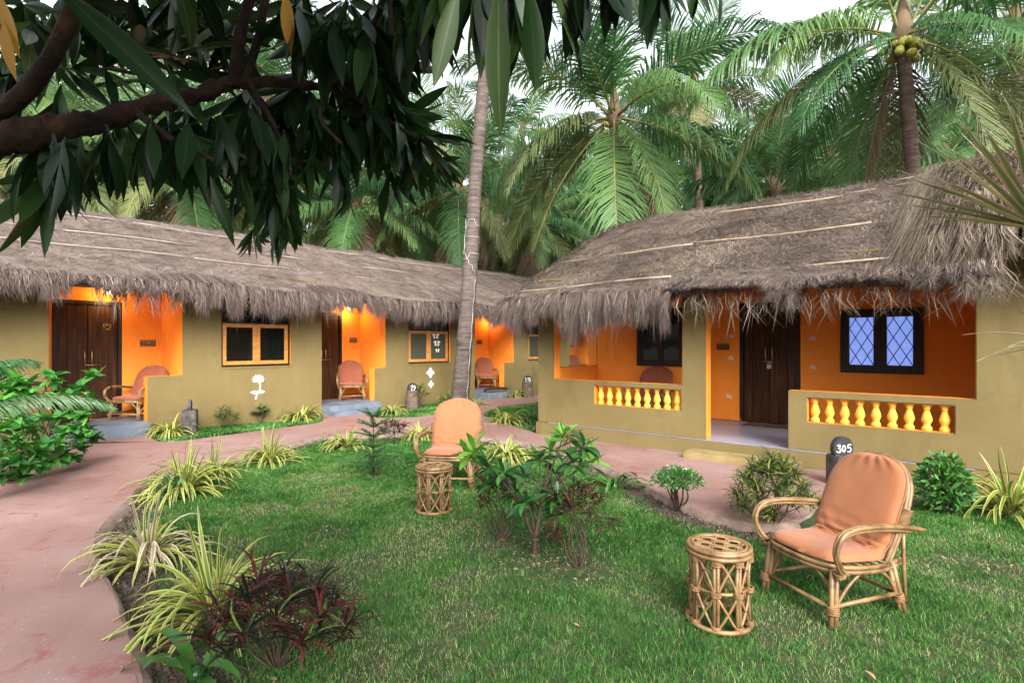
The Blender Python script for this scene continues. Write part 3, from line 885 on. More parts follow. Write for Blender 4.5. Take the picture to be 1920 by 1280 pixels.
for i, (a, b, z) in enumerate(lwins):
    fr = make_mesh('window', frame_chunks('u', a + 0.002, b - 0.002, z + 0.002, 2.418, LF + 0.05, LF + 0.17, 0.035), [M['door_frame']], False)
    w = wpart('window', fr, left)
    zt = z + 0.80
    wpart('window_sill', box('window_sill', (a - 0.03, LF - 0.012, z - 0.035), (b + 0.03, LF + 0.05, z), M['olive'], 0.004), left)
    mid = (a + b) / 2
    part('rail', make_mesh('rail', [slab('u', a + 0.037, b - 0.037, zt, zt + 0.03, LF + 0.06, LF + 0.15)], [M['door_frame']], False), w)
    for s0, s1 in ((a + 0.038, mid - 0.002), (mid + 0.002, b - 0.038)):
        part('sash', bev(make_mesh('sash', frame_chunks('u', s0, s1, z + 0.038, zt - 0.001, LF + 0.055, LF + 0.10, 0.068), [M['sash']], False), 0.003), w)
        part('pane', make_mesh('pane', [slab('u', s0 + 0.066, s1 - 0.066, z + 0.10, zt - 0.066, LF + 0.075, LF + 0.08)], [M['glass' if i == 0 else 'screen']], False), w)
    part('pane', make_mesh('pane', [slab('u', a + 0.036, b - 0.036, zt + 0.03, 2.384, LF + 0.09, LF + 0.095)], [M['glass' if i == 0 else 'screen']], False), w)
    if i == 1:
        for cx, cz, s in ((9.60, 1.72, 0.10), (9.64, 1.53, 0.095), (9.66, 1.35, 0.06)):
            part('butterfly_sticker', make_mesh('butterfly_sticker', butterfly(cx, cz, s, LF + 0.0725), [M['white']], False), w)

# lattice window of the right house
def lattice(p, v0, v1, z0, z1, nx=2, nz=2.6):
    """Diamond came bars clipped to the pane."""
    out = []
    wv, hz = (v1 - v0), (z1 - z0)
    dx = wv / nx; dz = hz / nz
    for sgn in (1, -1):
        for k in range(-6, 8):
            pts = []
            c = k * dx + (0.0 if sgn > 0 else 0.0)
            for q in np.linspace(0, 1, 80):
                z = z0 + q * hz
                v = v0 + c + sgn * (q * hz) * dx / dz * 1.0
                if v0 <= v <= v1:
                    pts.append((p, v, z))
            if len(pts) > 3:
                out.append(tube([pts[0], pts[-1]], 0.006, 6))
    return out


fr = make_mesh('lattice_window', frame_chunks('v', 0.612, 1.588, 1.1, 2.002, 9.405, 9.52, 0.03), [M['door_frame']], False)
w = wpart('lattice_window', fr, right)
for s0, s1 in ((0.643, 1.098), (1.102, 1.557)):
    part('sash', bev(make_mesh('sash', frame_chunks('v', s0, s1, 1.131, 1.971, 9.415, 9.47, 0.078), [M['door_frame']], False), 0.003), w)
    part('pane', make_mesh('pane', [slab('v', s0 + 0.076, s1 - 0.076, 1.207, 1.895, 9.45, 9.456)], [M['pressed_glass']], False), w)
    part('lattice', make_mesh('lattice', lattice(9.445, s0 + 0.078, s1 - 0.078, 1.209, 1.893), [M['black']], True), w)
fr = make_mesh('window', frame_chunks('v', 3.722, 4.573, 1.142, 2.098, 8.81, 8.92, 0.05), [M['door_frame']], False)
w = wpart('window', fr, right)
for s0, s1 in ((3.773, 4.146), (4.149, 4.522)):
    part('sash', bev(make_mesh('sash', frame_chunks('v', s0, s1, 1.193, 2.047, 8.82, 8.87, 0.05), [M['door_frame']], False), 0.003), w)
    part('pane', make_mesh('pane', [slab('v', s0 + 0.049, s1 - 0.049, 1.242, 1.998, 8.84, 8.846)], [M['glass']], False), w)

# doors ----------------------------------------------------------------------
def door(axis, a0, a1, z0, z1, p, rt, flip, fittings):
    """Double door: frame part, two leaves, handles, latch. p = face plane, flip = direction towards the viewer."""
    f = 0.055
    fr = make_mesh('door', frame_chunks(axis, a0 + 0.001, a1 - 0.001, z0 + 0.001, z1 - 0.001, p - 0.012, p + 0.10, f)[1:], [M['door_frame']], False)
    d = wpart('door', bev(fr, 0.004), rt)
    mid = (a0 + a1) / 2
    for s0, s1 in ((a0 + f + 0.002, mid - 0.003), (mid + 0.003, a1 - f - 0.002)):
        ch = []
        n = 3
        for k in range(n):
            b0 = s0 + (s1 - s0) * k / n; b1 = s0 + (s1 - s0) * (k + 1) / n - 0.003
            ch.append(slab(axis, b0, b1, z0 + 0.012, z1 - f - 0.004, p + 0.03 + 0.0015 * (k % 2), p + 0.065))
        part('door_leaf', bev(make_mesh('door_leaf', ch, [M['door']], False), 0.003), d)
    q = p + 0.028
    def at(a, z, o=0.0):
        return Vector((a, q - o, z)) if axis == 'u' else Vector((q - o, a, z))
    zc = z0 + fittings['z']
    for s in (-1, 1):
        a = mid + s * 0.05
        part('door_handle', make_mesh('door_handle', [tube([at(a, zc), at(a, zc, 0.03), at(a, zc + 0.02, 0.04), at(a, zc + 0.17, 0.04), at(a, zc + 0.19, 0.03), at(a, zc + 0.19)], 0.009, 8)], [M['brass']]), d)
    part('latch', make_mesh('latch', [tube([at(mid - 0.06, zc - 0.035, 0.012), at(mid + 0.17, zc - 0.035, 0.012)], 0.008, 8), tube([at(mid - 0.04, zc - 0.06, 0.01), at(mid - 0.04, zc - 0.01, 0.01)], 0.007, 6), tube([at(mid + 0.06, zc - 0.06, 0.01), at(mid + 0.06, zc - 0.01, 0.01)], 0.007, 6)], [M['brass']]), d)
    if fittings.get('padlock'):
        sh = [at(mid + 0.022 * math.cos(t) * (1 if axis == 'u' else -1), zc - 0.085 + 0.035 * math.sin(t), 0.02) for t in np.linspace(0, math.pi, 9)]
        lo, hi = at(mid - 0.035, zc - 0.15, 0.033), at(mid + 0.035, zc - 0.085, 0.008)
        body = bev(make_mesh('padlock', [box_chunk([min(a, b) for a, b in zip(lo, hi)], [max(a, b) for a, b in zip(lo, hi)])], [M['steel']], False), 0.008)
        part('padlock', body, d)
        part('padlock_shackle', make_mesh('padlock_shackle', [tube(sh, 0.006, 8)], [M['steel']]), d)
    if fittings.get('emblem'):
        a, z = fittings['emblem']
        ring = [at(a + 0.035 * math.cos(t), z + 0.035 * math.sin(t), 0.008) for t in np.linspace(0, 2 * math.pi, 16, endpoint=False)]
        part('emblem', make_mesh('emblem', [tube(ring, 0.006, 6, True), *frame_chunks('u', a - 0.055, a + 0.055, z - 0.055, z + 0.055, q - 0.006, q + 0.0, 0.008)], [M['brass']]), d)
    return d


door('u', 2.15, 3.10, FL + 0.002, 2.235, LB, left, -1, {'z': 0.95, 'emblem': (2.90, 1.80)})
door('u', 6.54, 7.49, FL + 0.002, 2.235, LB, left, -1, {'z': 0.95})
door('u', 11.05, 11.95, FL + 0.002, 2.235, LB, left, -1, {'z': 0.95})
door('u', 15.62, 16.5, FL + 0.002, 2.235, LB, left, -1, {'z': 0.95})
door('v', 2.14, 3.04, 0.247, 2.17, 9.45, right, -1, {'z': 1.02, 'padlock': True})

# painted motifs ---------------------------------------------------------------
def petals(spec, axis, p, mat, name, rt, th=0.002):
    """Flat painted shapes on a wall. spec: list of point lists (a, z)."""
    ch = []
    th0 = th
    for pi, pts in enumerate(spec):
        th = th0 + 0.0007 * pi
        n = len(pts)
        f = lambda a, z, o: (a, p - o, z) if axis == 'u' else (p - o, a, z)
        V = np.array([f(a, z, th) for a, z in pts] + [f(a, z, -0.001) for a, z in pts] + [f(sum(a for a, _ in pts) / n, sum(z for _, z in pts) / n, th)], float)
        q = np.array([(k, (k + 1) % n, n + (k + 1) % n, n + k) for k in range(n)])
        t = np.array([(2 * n, k, (k + 1) % n) for k in range(n)])
        ch.append((V, q, t, np.zeros((len(V), 2)), np.full(len(V), 0.5), 0))
    me = make_mesh(name, ch, [mat], False)
    bm = bmesh.new(); bm.from_mesh(me); bmesh.ops.recalc_face_normals(bm, faces=bm.faces); bm.to_mesh(me); bm.free()
    return wpart(name, me, rt)


def petal(cx, cz, ang, L, wd, n=6, r0=0.0):
    c, s = math.cos(ang), math.sin(ang)
    out = []
    for k in range(n + 1):
        t = k / n
        out.append((r0 + L * t, wd * math.sin(math.pi * t ** 0.8)))
    pts = out + [(x, -y) for x, y in reversed(out[1:-1])]
    return [(cx + x * c - y * s, cz + x * s + y * c) for x, y in pts]


def wall_at(x, y, axis, p):
    """Pixel on a vertical plane -> (a, z)."""
    t = (x - CX) / FPX
    k = FW + t * RT
    d = p / (k[1] if axis == 'u' else k[0])
    a = d * (k[0] if axis == 'u' else k[1])
    return a, CAM_H - d * (y - HY) / FPX


fa, fz = wall_at(484, 711, 'u', LF)
spec = [petal(fa, fz - 0.03 + 0.0, math.radians(a), L, 0.0215) for a, L in ((90, 0.13), (66, 0.135), (114, 0.135), (42, 0.135), (138, 0.135), (18, 0.13), (162, 0.13), (-4, 0.11), (184, 0.11))]
st = [wall_at(x, y, 'u', LF) for x, y in ((485, 714), (488, 722), (487, 730), (482, 738), (479, 748))]
for (a0, z0), (a1, z1) in zip(st[:-1], st[1:]):
    spec.append([(a0 - 0.012, z0), (a0 + 0.012, z0), (a1 + 0.012, z1), (a1 - 0.012, z1)])
lx, lz = wall_at(483, 735, 'u', LF)
spec += [petal(lx, lz, math.radians(2), 0.14, 0.032), petal(lx, lz, math.radians(178), 0.14, 0.032)]
o = petals(spec, 'u', LF, M['white'], 'painted_lotus', left)
for cx, cy, r in ((807, 698.5, 0.125), (808, 720, 0.088)):
    a, z = wall_at(cx, cy, 'u', LF)
    petals([petal(a, z, math.radians(t), r, r * 0.42, r0=0.012) for t in (0, 90, 180, 270)] , 'u', LF, M['white'], 'painted_diamond', left)
for px, py in ((1368, 629), (1367, 670), (1363, 741), (1519, 591), (1520, 633), (1520, 687), (1521, 749)):
    a, z = wall_at(px, py, 'v', 9.45)
    petals([petal(a - 0.03, z - 0.02, math.radians(t), random.uniform(0.04, 0.062), 0.015) for t in (35, 65, 100, 135, 165, 195, -5)], 'v', 9.45, M['mauve_paint'], 'painted_flower', right)

# thatch -------------------------------------------------------------------------
def prof_z(profile, s):
    return np.interp(s, [p for p, _ in profile], [z for _, z in profile])


def thatch(name, axis, a0, a1, loop, rt, amp=0.05, da=0.14, seed=0, raise_fn=None):
    """Extruded roof body with an uneven surface. loop = closed (p, z) outline."""
    L = []
    for (p0, z0), (p1, z1) in zip(loop, loop[1:] + loop[:1]):
        n = max(1, int(math.hypot(p1 - p0, z1 - z0) / 0.13))
        L += [(p0 + (p1 - p0) * k / n, z0 + (z1 - z0) * k / n) for k in range(n)]
    na = int((a1 - a0) / da) + 1
    As = np.linspace(a0, a1, na); m = len(L)
    V = np.zeros((na, m, 3))
    for i, a in enumerate(As):
        e = min(a - a0, a1 - a)
        rnd_end = 0.10 * max(0, 1 - e / 0.35) ** 2
        for k, (p, z) in enumerate(L):
            x = roof_noise(a, p, z, amp, seed)
            zz = z + x - rnd_end + (raise_fn(a) if raise_fn else 0)
            V[i, k] = (a, p, zz) if axis == 'u' else (p, a, zz)
    V = V.reshape(-1, 3)
    q = [(i * m + k, i * m + (k + 1) % m, (i + 1) * m + (k + 1) % m, (i + 1) * m + k) for i in range(na - 1) for k in range(m)]
    c0, c1 = V[:m].mean(0), V[-m:].mean(0)
    nv = len(V)
    V = np.concatenate([V, [c0, c1]])
    t = [(nv, (k + 1) % m, k) for k in range(m)] + [(nv + 1, (na - 1) * m + k, (na - 1) * m + (k + 1) % m) for k in range(m)]
    me = make_mesh(name, [(V, np.array(q), np.array(t), np.zeros((len(V), 2)), np.full(len(V), 0.5), 0)], [M['thatch']])
    bm = bmesh.new(); bm.from_mesh(me); bmesh.ops.recalc_face_normals(bm, faces=bm.faces); bm.to_mesh(me); bm.free()
    return wpart(name, me, rt)


def place(axis, a, p, z):
    return np.stack([a, p, z], -1) if axis == 'u' else np.stack([p, a, z], -1)


def roof_noise(a, p, z, amp, seed):
    return mnoise.noise(Vector((a * 0.7 + seed, p * 0.7, z))) * amp * 1.1 + mnoise.noise(Vector((a * 2.9, p * 2.9 + seed, z))) * amp * 0.55


def roof_straw(axis, a0, a1, surf, p0, p1, n, wd, rt, mat, lmin=0.12, lmax=0.4, lift=0.03, zoff=0.0, amp=0.06, seed=0, base=None):
    """Loose straws lying on a slope; surf(a, p) gives its height."""
    a = rng.uniform(a0, a1, n); p = rng.uniform(p0, p1, n)
    ang = rng.normal(0, 0.5, n) + np.where(rng.random(n) < 0.72, 0, math.pi / 2)
    Ln = rng.uniform(lmin, lmax, n)
    da, dp = np.cos(ang) * Ln, np.sin(ang) * Ln
    bend = rng.normal(0, 0.12, n) * Ln
    pts = []
    for f, l in ((0, 0.0), (0.5, 1.0), (1, 0.3)):
        aa = a + da * f + (bend * np.sin(math.pi * f)) * -np.sin(ang); pp = p + dp * f + bend * np.sin(math.pi * f) * np.cos(ang)
        pp = np.clip(pp, p0 - 0.05, p1)
        z0 = (base or surf)(aa, pp)
        z = surf(aa, pp) + np.array([roof_noise(x1, y1, z1, amp, seed) for x1, y1, z1 in zip(aa, pp, z0)]) + zoff + 0.006 + rng.random(n) * lift * l
        pts.append(place(axis, aa, pp, z))
    P = np.stack(pts, 1)
    S = norm(np.cross(P[:, 2] - P[:, 0], np.array((0, 0, 1.0))) + rng.normal(0, 0.002, (n, 3)))
    w = wd * rng.uniform(0.6, 1.4, n)
    o = wpart('roof_straw', make_mesh('roof_straw', [ribbons(P, np.stack([w * 0.6, w, w * 0], 1), S, np.clip(rng.normal(0.52, 0.19, n) + 0.55 * np.array([mnoise.noise(Vector((x1 * 0.9 + seed, y1 * 1.3, 4.2))) for x1, y1 in zip(a, p)]), 0, 1))], [mat]), rt, kind='stuff')
    return o


def fringe(axis, a0, a1, p_lip, z_fn, out, n, len_fn, wd, rt, mat, back=0.35, slope=0.5, spread=0.03, a_of=None):
    """Hanging straw along an eave, in clumps. out = -1: the eave faces the low side of p."""
    nc = max(8, int(abs(a1 - a0) * 26))
    ca = np.sort(rng.uniform(a0, a1, nc)); cl = rng.normal(1.0, 0.13, nc); ct = rng.normal(0, 0.035, nc); co = rng.normal(0, 0.035, nc)
    a = rng.uniform(a0, a1, n)
    ci = np.clip(np.searchsorted(ca, a), 0, nc - 1)
    bk = rng.random(n) ** 1.6 * back                                # how far up the slope the straw starts
    L = len_fn(a) * np.clip(cl[ci], 0.45, 1.6) * rng.uniform(0.55, 1.12, n)
    long = rng.random(n) < 0.02
    L = np.where(long, L * rng.uniform(1.2, 1.7, n), L)
    pull = (ca[ci] - a) * 0.30
    ps, zs = p_lip - out * bk, z_fn(a) + bk * slope
    o1 = rng.uniform(0.02, 0.10, n) + co[ci]
    pts = [place(axis, a, ps, zs + 0.01),
           place(axis, a + pull * 0.2, p_lip + out * o1 * 0.7, z_fn(a) + rng.uniform(-0.06, 0.05, n)),
           place(axis, a + pull * 0.6 + ct[ci] + rng.normal(0, spread * 0.6, n), p_lip + out * (o1 + 0.05), z_fn(a) - L * 0.5),
           place(axis, a + pull + 2 * ct[ci] + rng.normal(0, spread * 1.6, n), p_lip + out * (o1 + 0.03 + rng.normal(0, 0.05, n)), z_fn(a) - L)]
    P = np.stack(pts, 1)
    sa = rng.normal(0, 0.6, n)
    S = place(axis, np.cos(sa), np.sin(sa), np.zeros(n))
    w = wd * rng.uniform(0.6, 1.4, n)
    r = np.clip(rng.normal(0.43, 0.25, n) - 0.25 * (cl[ci] - 1), 0, 1)
    return wpart('eave_fringe', make_mesh('eave_fringe', [ribbons(P, np.stack([w, w, w * 0.9, w * 0], 1), S, r)], [mat]), rt, kind='stuff')


# left roof: eave y 9.8, ridge y 13
LE, LR, LEZ, LRZ = 9.82, 13.0, 2.50, 4.05
lloop = [(LE, LEZ), (12.6, LEZ + 0.487 * (12.6 - LE)), (LR, LRZ - 0.02), (13.4, LRZ - 0.18), (16.8, 2.45), (17.6, 2.1), (17.5, 1.95), (LR, LRZ - 0.32), (LF + 0.1, LEZ + 0.02), (LE + 0.06, LEZ - 0.16)]
lsurf = lambda a, p: np.where(p < LR, LEZ + 0.487 * (p - LE), LRZ)
thatch('roof', 'u', -4.0, 22.5, lloop, left, 0.06, 0.16, 3)
roof_straw('u', -1.0, 21, lsurf, LE, LR, 40000, 0.006, left, M['straw'], 0.10, 0.32, 0.03, amp=0.06, seed=3)
def llen(a):
    L = 0.42 + 0.03 * np.sin(a * 1.7) + 0.025 * np.sin(a * 4.1) - 0.10 * np.exp(-((a - 1.2) / 0.6) ** 2)
    for c, wdt, k in ((2.15, 0.22, 0.16), (2.75, 0.5, 0.55), (3.25, 0.25, 0.7), (3.6, 0.2, 0.75), (6.6, 0.25, 0.75), (12.15, 0.4, 0.5), (11.6, 0.3, 0.75), (4.0, 0.5, 1.15), (5.0, 0.4, 0.95)):
        L = L * (1 - (1 - k) * np.exp(-((a - c) / wdt) ** 2))
    return L
lz_fn = lambda a: LEZ - 0.04 + 0.02 * np.sin(a * 2.1)
fringe('u', -1.0, 21.5, LE, lz_fn, -1, 44000, llen, 0.006, left, M['fringe'], 0.5, 0.487)
fringe('u', 2.3, 3.5, LE + 0.12, lambda a: LEZ - 0.06 + 0 * a, -1, 160, lambda a: 0.55 + 0 * a, 0.010, left, M['fringe'], 0.1, 0.4, 0.05)

# right roof
RE, RR, REZ, RRZ = 6.72, 10.35, 2.24, 4.06
rloop = [(RE, REZ), (9.9, REZ + 0.5 * (9.9 - RE)), (RR, RRZ - 0.02), (10.8, RRZ - 0.2), (13.4, 2.75), (13.9, 2.4), (13.8, 2.25), (RR, RRZ - 0.34), (RP + 0.12, REZ + 0.24), (RE + 0.08, REZ - 0.14)]
rsurf = lambda a, p: np.where(p < RR, REZ + 0.5 * (p - RE), RRZ)
def sag(a):
    return -0.04 * max(0.0, (a - 3.5) / 2.3) ** 2
sagv = lambda a: -0.04 * np.maximum(0.0, (a - 3.5) / 2.3) ** 2
thatch('roof', 'v', -0.08, 5.86, rloop, right, 0.06, 0.12, 11, sag)
roof_straw('v', 0.3, 5.84, lambda a, p: rsurf(a, p) + sagv(a), RE, RR, 46000, 0.0042, right, M['straw'], 0.08, 0.28, 0.03, amp=0.06, seed=11, base=rsurf)
roof_straw('v', 1.5, 5.8, lambda a, p: rsurf(a, p) + sagv(a), RE + 0.3, RR - 1.2, 4500, 0.0045, right, M['straw_gold'], 0.12, 0.34, 0.05, amp=0.06, seed=11, base=rsurf)
def rlen(a):
    base = np.where(a > 2.95, 0.42 + 0.035 * np.sin(a * 5), np.where(a > 1.9, 0.05, 0.06))
    bump_ = 0.22 * np.exp(-((a - 4.35) / 0.28) ** 2) + 0.25 * np.exp(-((a - 1.62) / 0.12) ** 2) + 0.12 * np.exp(-((a - 0.35) / 0.3) ** 2)
    return base + bump_ - 0.1 * np.exp(-((a - 4.75) / 0.25) ** 2)
rz_fn = lambda a: REZ - 0.05 + sagv(a) + 0.02 * np.sin(a * 3.0)
fringe('v', -0.08, 5.84, RE, rz_fn, -1, 32000, rlen, 0.0042, right, M['fringe'], 0.55, 0.5)
fringe('v', 0.1, 3.0, RE + 0.1, lambda a: REZ - 0.08 + 0 * a, -1, 300, lambda a: 0.42 + 0 * a, 0.008, right, M['straw_gold'], 0.15, 0.4, 0.08)
fringe('v', -0.14, 0.12, RE, lambda a: REZ - 0.03 + 0 * a, -1, 1500, lambda a: 0.30 + 0 * a, 0.0055, right, M['straw_gold'], 0.9, 0.5, 0.05)
# straw over the open gable edge
gz = rng.uniform(RE, RR, 3600)
gP0 = np.stack([gz, np.full(3600, 5.75) - rng.random(3600) * 0.3, rsurf(0, gz) - 0.10], 1)
gl = rng.uniform(0.12, 0.34, 3600)
gP1 = gP0 + np.stack([rng.normal(-0.05, 0.05, 3600), np.full(3600, 0.16), 0.02 + 0 * gl], 1)
gP2 = gP1 + np.stack([rng.normal(-0.06, 0.05, 3600), rng.uniform(0.0, 0.07, 3600), -gl], 1)
wpart('eave_fringe', make_mesh('eave_fringe', [ribbons(np.stack([gP0, gP1, gP2], 1), 0.007, np.tile((1.0, 0, 0.2), (3600, 1)), np.clip(rng.normal(0.5, 0.2, 3600), 0, 1))], [M['fringe']]), right, kind='stuff')
# higher second layer over the solid wall at the right
SE, SEZ = 6.90, 2.66
sloop = [(SE, SEZ), (SE + 0.22, SEZ + 0.22), (SE + 0.9, SEZ + 0.55), (9.6, 3.93), (10.35, 4.16), (10.9, 4.05), (13.6, 2.9), (13.6, 2.7), (10.35, 3.9), (RP + 0.3, SEZ + 0.02), (SE + 0.12, SEZ - 0.14)]
def taper(a):
    return 0.30 * np.clip((np.asarray(a, float) + 0.15) / 0.6, 0, 1) ** 2


def ssurf(a, p):
    return np.interp(p, [SE, SE + 0.22, SE + 0.9, 9.6, 10.35], [SEZ, SEZ + 0.22, SEZ + 0.55, 3.93, 4.16]) - taper(a)
thatch('upper_roof', 'v', -7.2, 0.48, sloop, right, 0.05, 0.12, 23, lambda a: -float(taper(a)))
roof_straw('v', -2.2, 0.55, ssurf, SE, 10.3, 9000, 0.007, right, M['straw_gold'], 0.12, 0.4, 0.05, amp=0.05, seed=23, base=lambda a, p: ssurf(-1.0, p))
fringe('v', -3.0, 0.45, SE, lambda a: SEZ - 0.02 + 0.03 * np.sin(a * 4) - taper(a) * 0.6, -1, 11000, lambda a: 0.40 + 0.04 * np.sin(a * 6), 0.006, right, M['straw_gold'], 0.5, 0.9)
n = 3200                                              # sweep of straw falling over its left end
f = rng.random(n)
pp = SE + f * 3.3
P0 = np.stack([pp, 0.30 - rng.random(n) * 0.7, ssurf(0.1, pp) + 0.03], 1)
P1 = P0 + np.stack([rng.normal(-0.08, 0.05, n), np.full(n, 0.26) + rng.normal(0, 0.05, n), np.full(n, 0.01)], 1)
P2 = np.stack([P1[:, 0] - rng.uniform(0.05, 0.25, n), P1[:, 1] + rng.uniform(0.08, 0.22, n), rsurf(0, P1[:, 0] - 0.12) + 0.06], 1)
P3 = np.stack([P2[:, 0] - rng.uniform(0.05, 0.25, n), P2[:, 1] + rng.uniform(-0.05, 0.12, n), rsurf(0, P2[:, 0] - 0.1) + 0.02], 1)
wpart('upper_fringe', make_mesh('upper_fringe', [ribbons(np.stack([P0, P1, P2, P3], 1), 0.007, np.tile((0.8, 0.5, 0.2), (n, 1)), np.clip(rng.normal(0.5, 0.22, n), 0, 1))], [M['straw_gold']]), right, kind='stuff')
def pole(a0, a1, axis, surf, p, rt, mat, r=0.0095):
    n = max(4, int(abs(a1 - a0) / 0.3))
    aa = np.linspace(a0, a1, n)
    pts = [place(axis, np.array(x), np.array(p + 0.02 * math.sin(x * 1.3)), np.array(float(surf(x, p)) + 0.035 + 0.012 * math.sin(x * 2.3))) for x in aa]
    rad = [r * (1.12 if k % 2 else 1.0) for k in range(n)]
    return wpart('bamboo_pole', make_mesh('bamboo_pole', [tube(pts, rad, 8)], [mat]), rt)


for p, segs in ((12.5, [(0, 3.5), (3.55, 6.2), (6.6, 8.8), (9.2, 12.5), (13, 18)]), (11.6, [(-0.5, 2.3), (2.3, 4.3), (5.2, 6.8), (8.1, 9.7)]), (10.9, [(-0.5, 1.95), (2.0, 4.0), (4.05, 5.9), (7.2, 8.1), (10.3, 12)])):
    for a0, a1 in segs:
        pole(a0, a1, 'u', lsurf, p + random.uniform(-0.02, 0.02), left, M['bamboo_pale'])
rs = lambda a, p: rsurf(a, p) + sag(a)
for p, a0, a1 in ((6.93, 5.7, 3.1), (6.95, 2.35, 0.72), (8.15, 5.75, 3.3), (8.2, 3.3, 1.05), (9.68, 3.6, 1.6), (9.75, 1.62, 0.72), (10.05, 1.0, 0.45)):
    pole(a0, a1, 'v', rs, p, right, M['bamboo'], 0.011)

# ---------------------------------------------------------------- porch lamps, plaques, posts, mats
M['bulb'] = bpy.data.materials.new('lit_bulb')
t_, b_ = nodes(M['bulb'])
b_.inputs['Emission Color'].default_value = (1.0, 0.72, 0.30, 1)
b_.inputs['Emission Strength'].default_value = 28.0
bulb_me = make_mesh('bulb', [lathe([(0.012, 0.0), (0.02, -0.02), (0.034, -0.05), (0.036, -0.075), (0.026, -0.1), (0.008, -0.112)], 14)], [M['bulb']])
bracket_me = make_mesh('bracket', [tube([(0, 0.14, 0.03), (0, 0.05, 0.05), (0, 0, 0.03), (0, 0, 0.0)], 0.008, 8), lathe([(0.022, 0.03), (0.022, -0.005)], 12), tube([(0, 0.14, 0.03), (0, 0.16, 0.03)], 0.035, 12)], [M['brass']])
shade_ch = []
for k in range(10):
    t = k / 10 * 2 * math.pi
    shade_ch.append(tube([(0.025 * math.cos(t), 0.025 * math.sin(t), 0.01), (0.085 * math.cos(t), 0.085 * math.sin(t), -0.05), (0.105 * math.cos(t), 0.105 * math.sin(t), -0.12)], 0.0035, 5))
for r, z in ((0.055, -0.02), (0.085, -0.05), (0.105, -0.12)):
    shade_ch.append(tube([(r * math.cos(t), r * math.sin(t), z) for t in np.linspace(0, 2 * math.pi, 18, endpoint=False)], 0.0035, 5, True))
shade_me = make_mesh('lamp_shade', shade_ch, [M['brass']])
for (x, y, lab, pw) in ((205, 546, 'lit wire-caged porch lamp above the double door at the left end of the row', 4.0),
                        (654, 577, 'lit wire-caged porch lamp between the lotus wall and the butterfly window', 4.0),
                        (919, 596, 'small lit porch lamp in the niche just right of the leaning coconut trunk', 2.5),
                        (1093, 604, 'small lit porch lamp glimpsed through the open end of the balustraded porch', 2.5)):
    t = (x - CX) / FPX; k = FW + t * RT; vv = LB - 0.17
    d = vv / k[1]
    L = root('porch_lamp', lab, 'lamp', (d * k[0], vv, CAM_H - d * (y - HY) / FPX + 0.06), 0, 'porch lamps in the niches')
    part('bulb', bulb_me, L); part('bracket', bracket_me, L); part('lamp_shade', shade_me, L)
    li = bpy.data.lights.new('lamp_light', 'POINT'); li.energy = pw; li.color = (1.0, 0.62, 0.24); li.shadow_soft_size = 0.05
    lo = bpy.data.objects.new('lamp_light', li); COL.objects.link(lo); lo.parent = L; lo.location = (0, -0.05, -0.19)


def strokes(lines, wd, y):
    """Painted strokes in the local XZ plane at depth y, facing -Y."""
    ch = []
    for pts in lines:
        P = [(a, y, b) for a, b in pts]
        ch.append(tube(P, wd, 6))
    return ch


def plaque(x, y, axis, p, wd, ht, lab, marks):
    a, z = wall_at(x, y, axis, p)
    loc = (a, p, z) if axis == 'u' else (p, a, z)
    o = root('name_plaque', lab, 'sign', loc, 0 if axis == 'u' else -math.pi / 2, 'wooden plaques beside the porch doors')
    part('board', box('board', (-wd / 2, -0.022, -ht / 2), (wd / 2, 0.004, ht / 2), M['plaque'], 0.004), o)
    part('sunken_panel', box('sunken_panel', (-wd * 0.45, -0.0245, -ht * 0.28), (wd * 0.45, -0.0222, ht * 0.22), M['plaque_dark'], 0.001), o)
    part('lettering', make_mesh('lettering', strokes([[(u * wd, v * ht) for u, v in l] for l in marks], 0.006, -0.026), [M['bamboo_pale']]), o)


mk1 = [[(-0.36, 0.14), (-0.3, -0.1), (-0.24, 0.14)], [(-0.17, -0.12), (-0.17, 0.05)], [(-0.08, 0.14), (-0.02, -0.1), (0.04, 0.12)], [(0.1, -0.12), (0.1, 0.08)], [(0.2, 0.08), (0.24, -0.08), (0.32, -0.12), (0.38, 0.06), (0.30, 0.1)]]
mk2 = [[(-0.34, -0.1), (-0.26, 0.12), (-0.2, -0.1)], [(-0.1, -0.1), (-0.02, 0.12), (0.04, -0.1)], [(0.16, -0.1), (0.24, 0.1)], [(0.3, 0.1), (0.3, -0.1)]]
mk3 = [[(-0.36, 0.06), (-0.3, 0.12), (-0.24, 0.06), (-0.3, -0.06), (-0.36, 0.06)], [(-0.12, -0.1), (-0.12, 0.1)], [(0.0, -0.1), (0.08, 0.1)], [(0.2, -0.1), (0.2, 0.08)], [(0.32, -0.08), (0.36, 0.08)]]
plaque(277, 643, 'u', LB, 0.25, 0.125, 'wooden name plaque between the left double door and the porch corner', mk1)
plaque(662, 637.5, 'u', LB, 0.20, 0.125, 'small wooden name plaque above the rust chair beside the lotus wall', mk2)
plaque(899, 641, 'u', LB, 0.19, 0.13, 'small dark name plaque in the niche behind the leaning coconut trunk', mk2)
plaque(1070.5, 648, 'u', LB, 0.2, 0.12, 'dark plaque in the farthest niche, seen through the open end of the balustraded porch', mk2)
plaque(1356, 650, 'v', 9.45, 0.21, 0.11, 'wooden name plaque left of the padlocked dark double door', mk3)

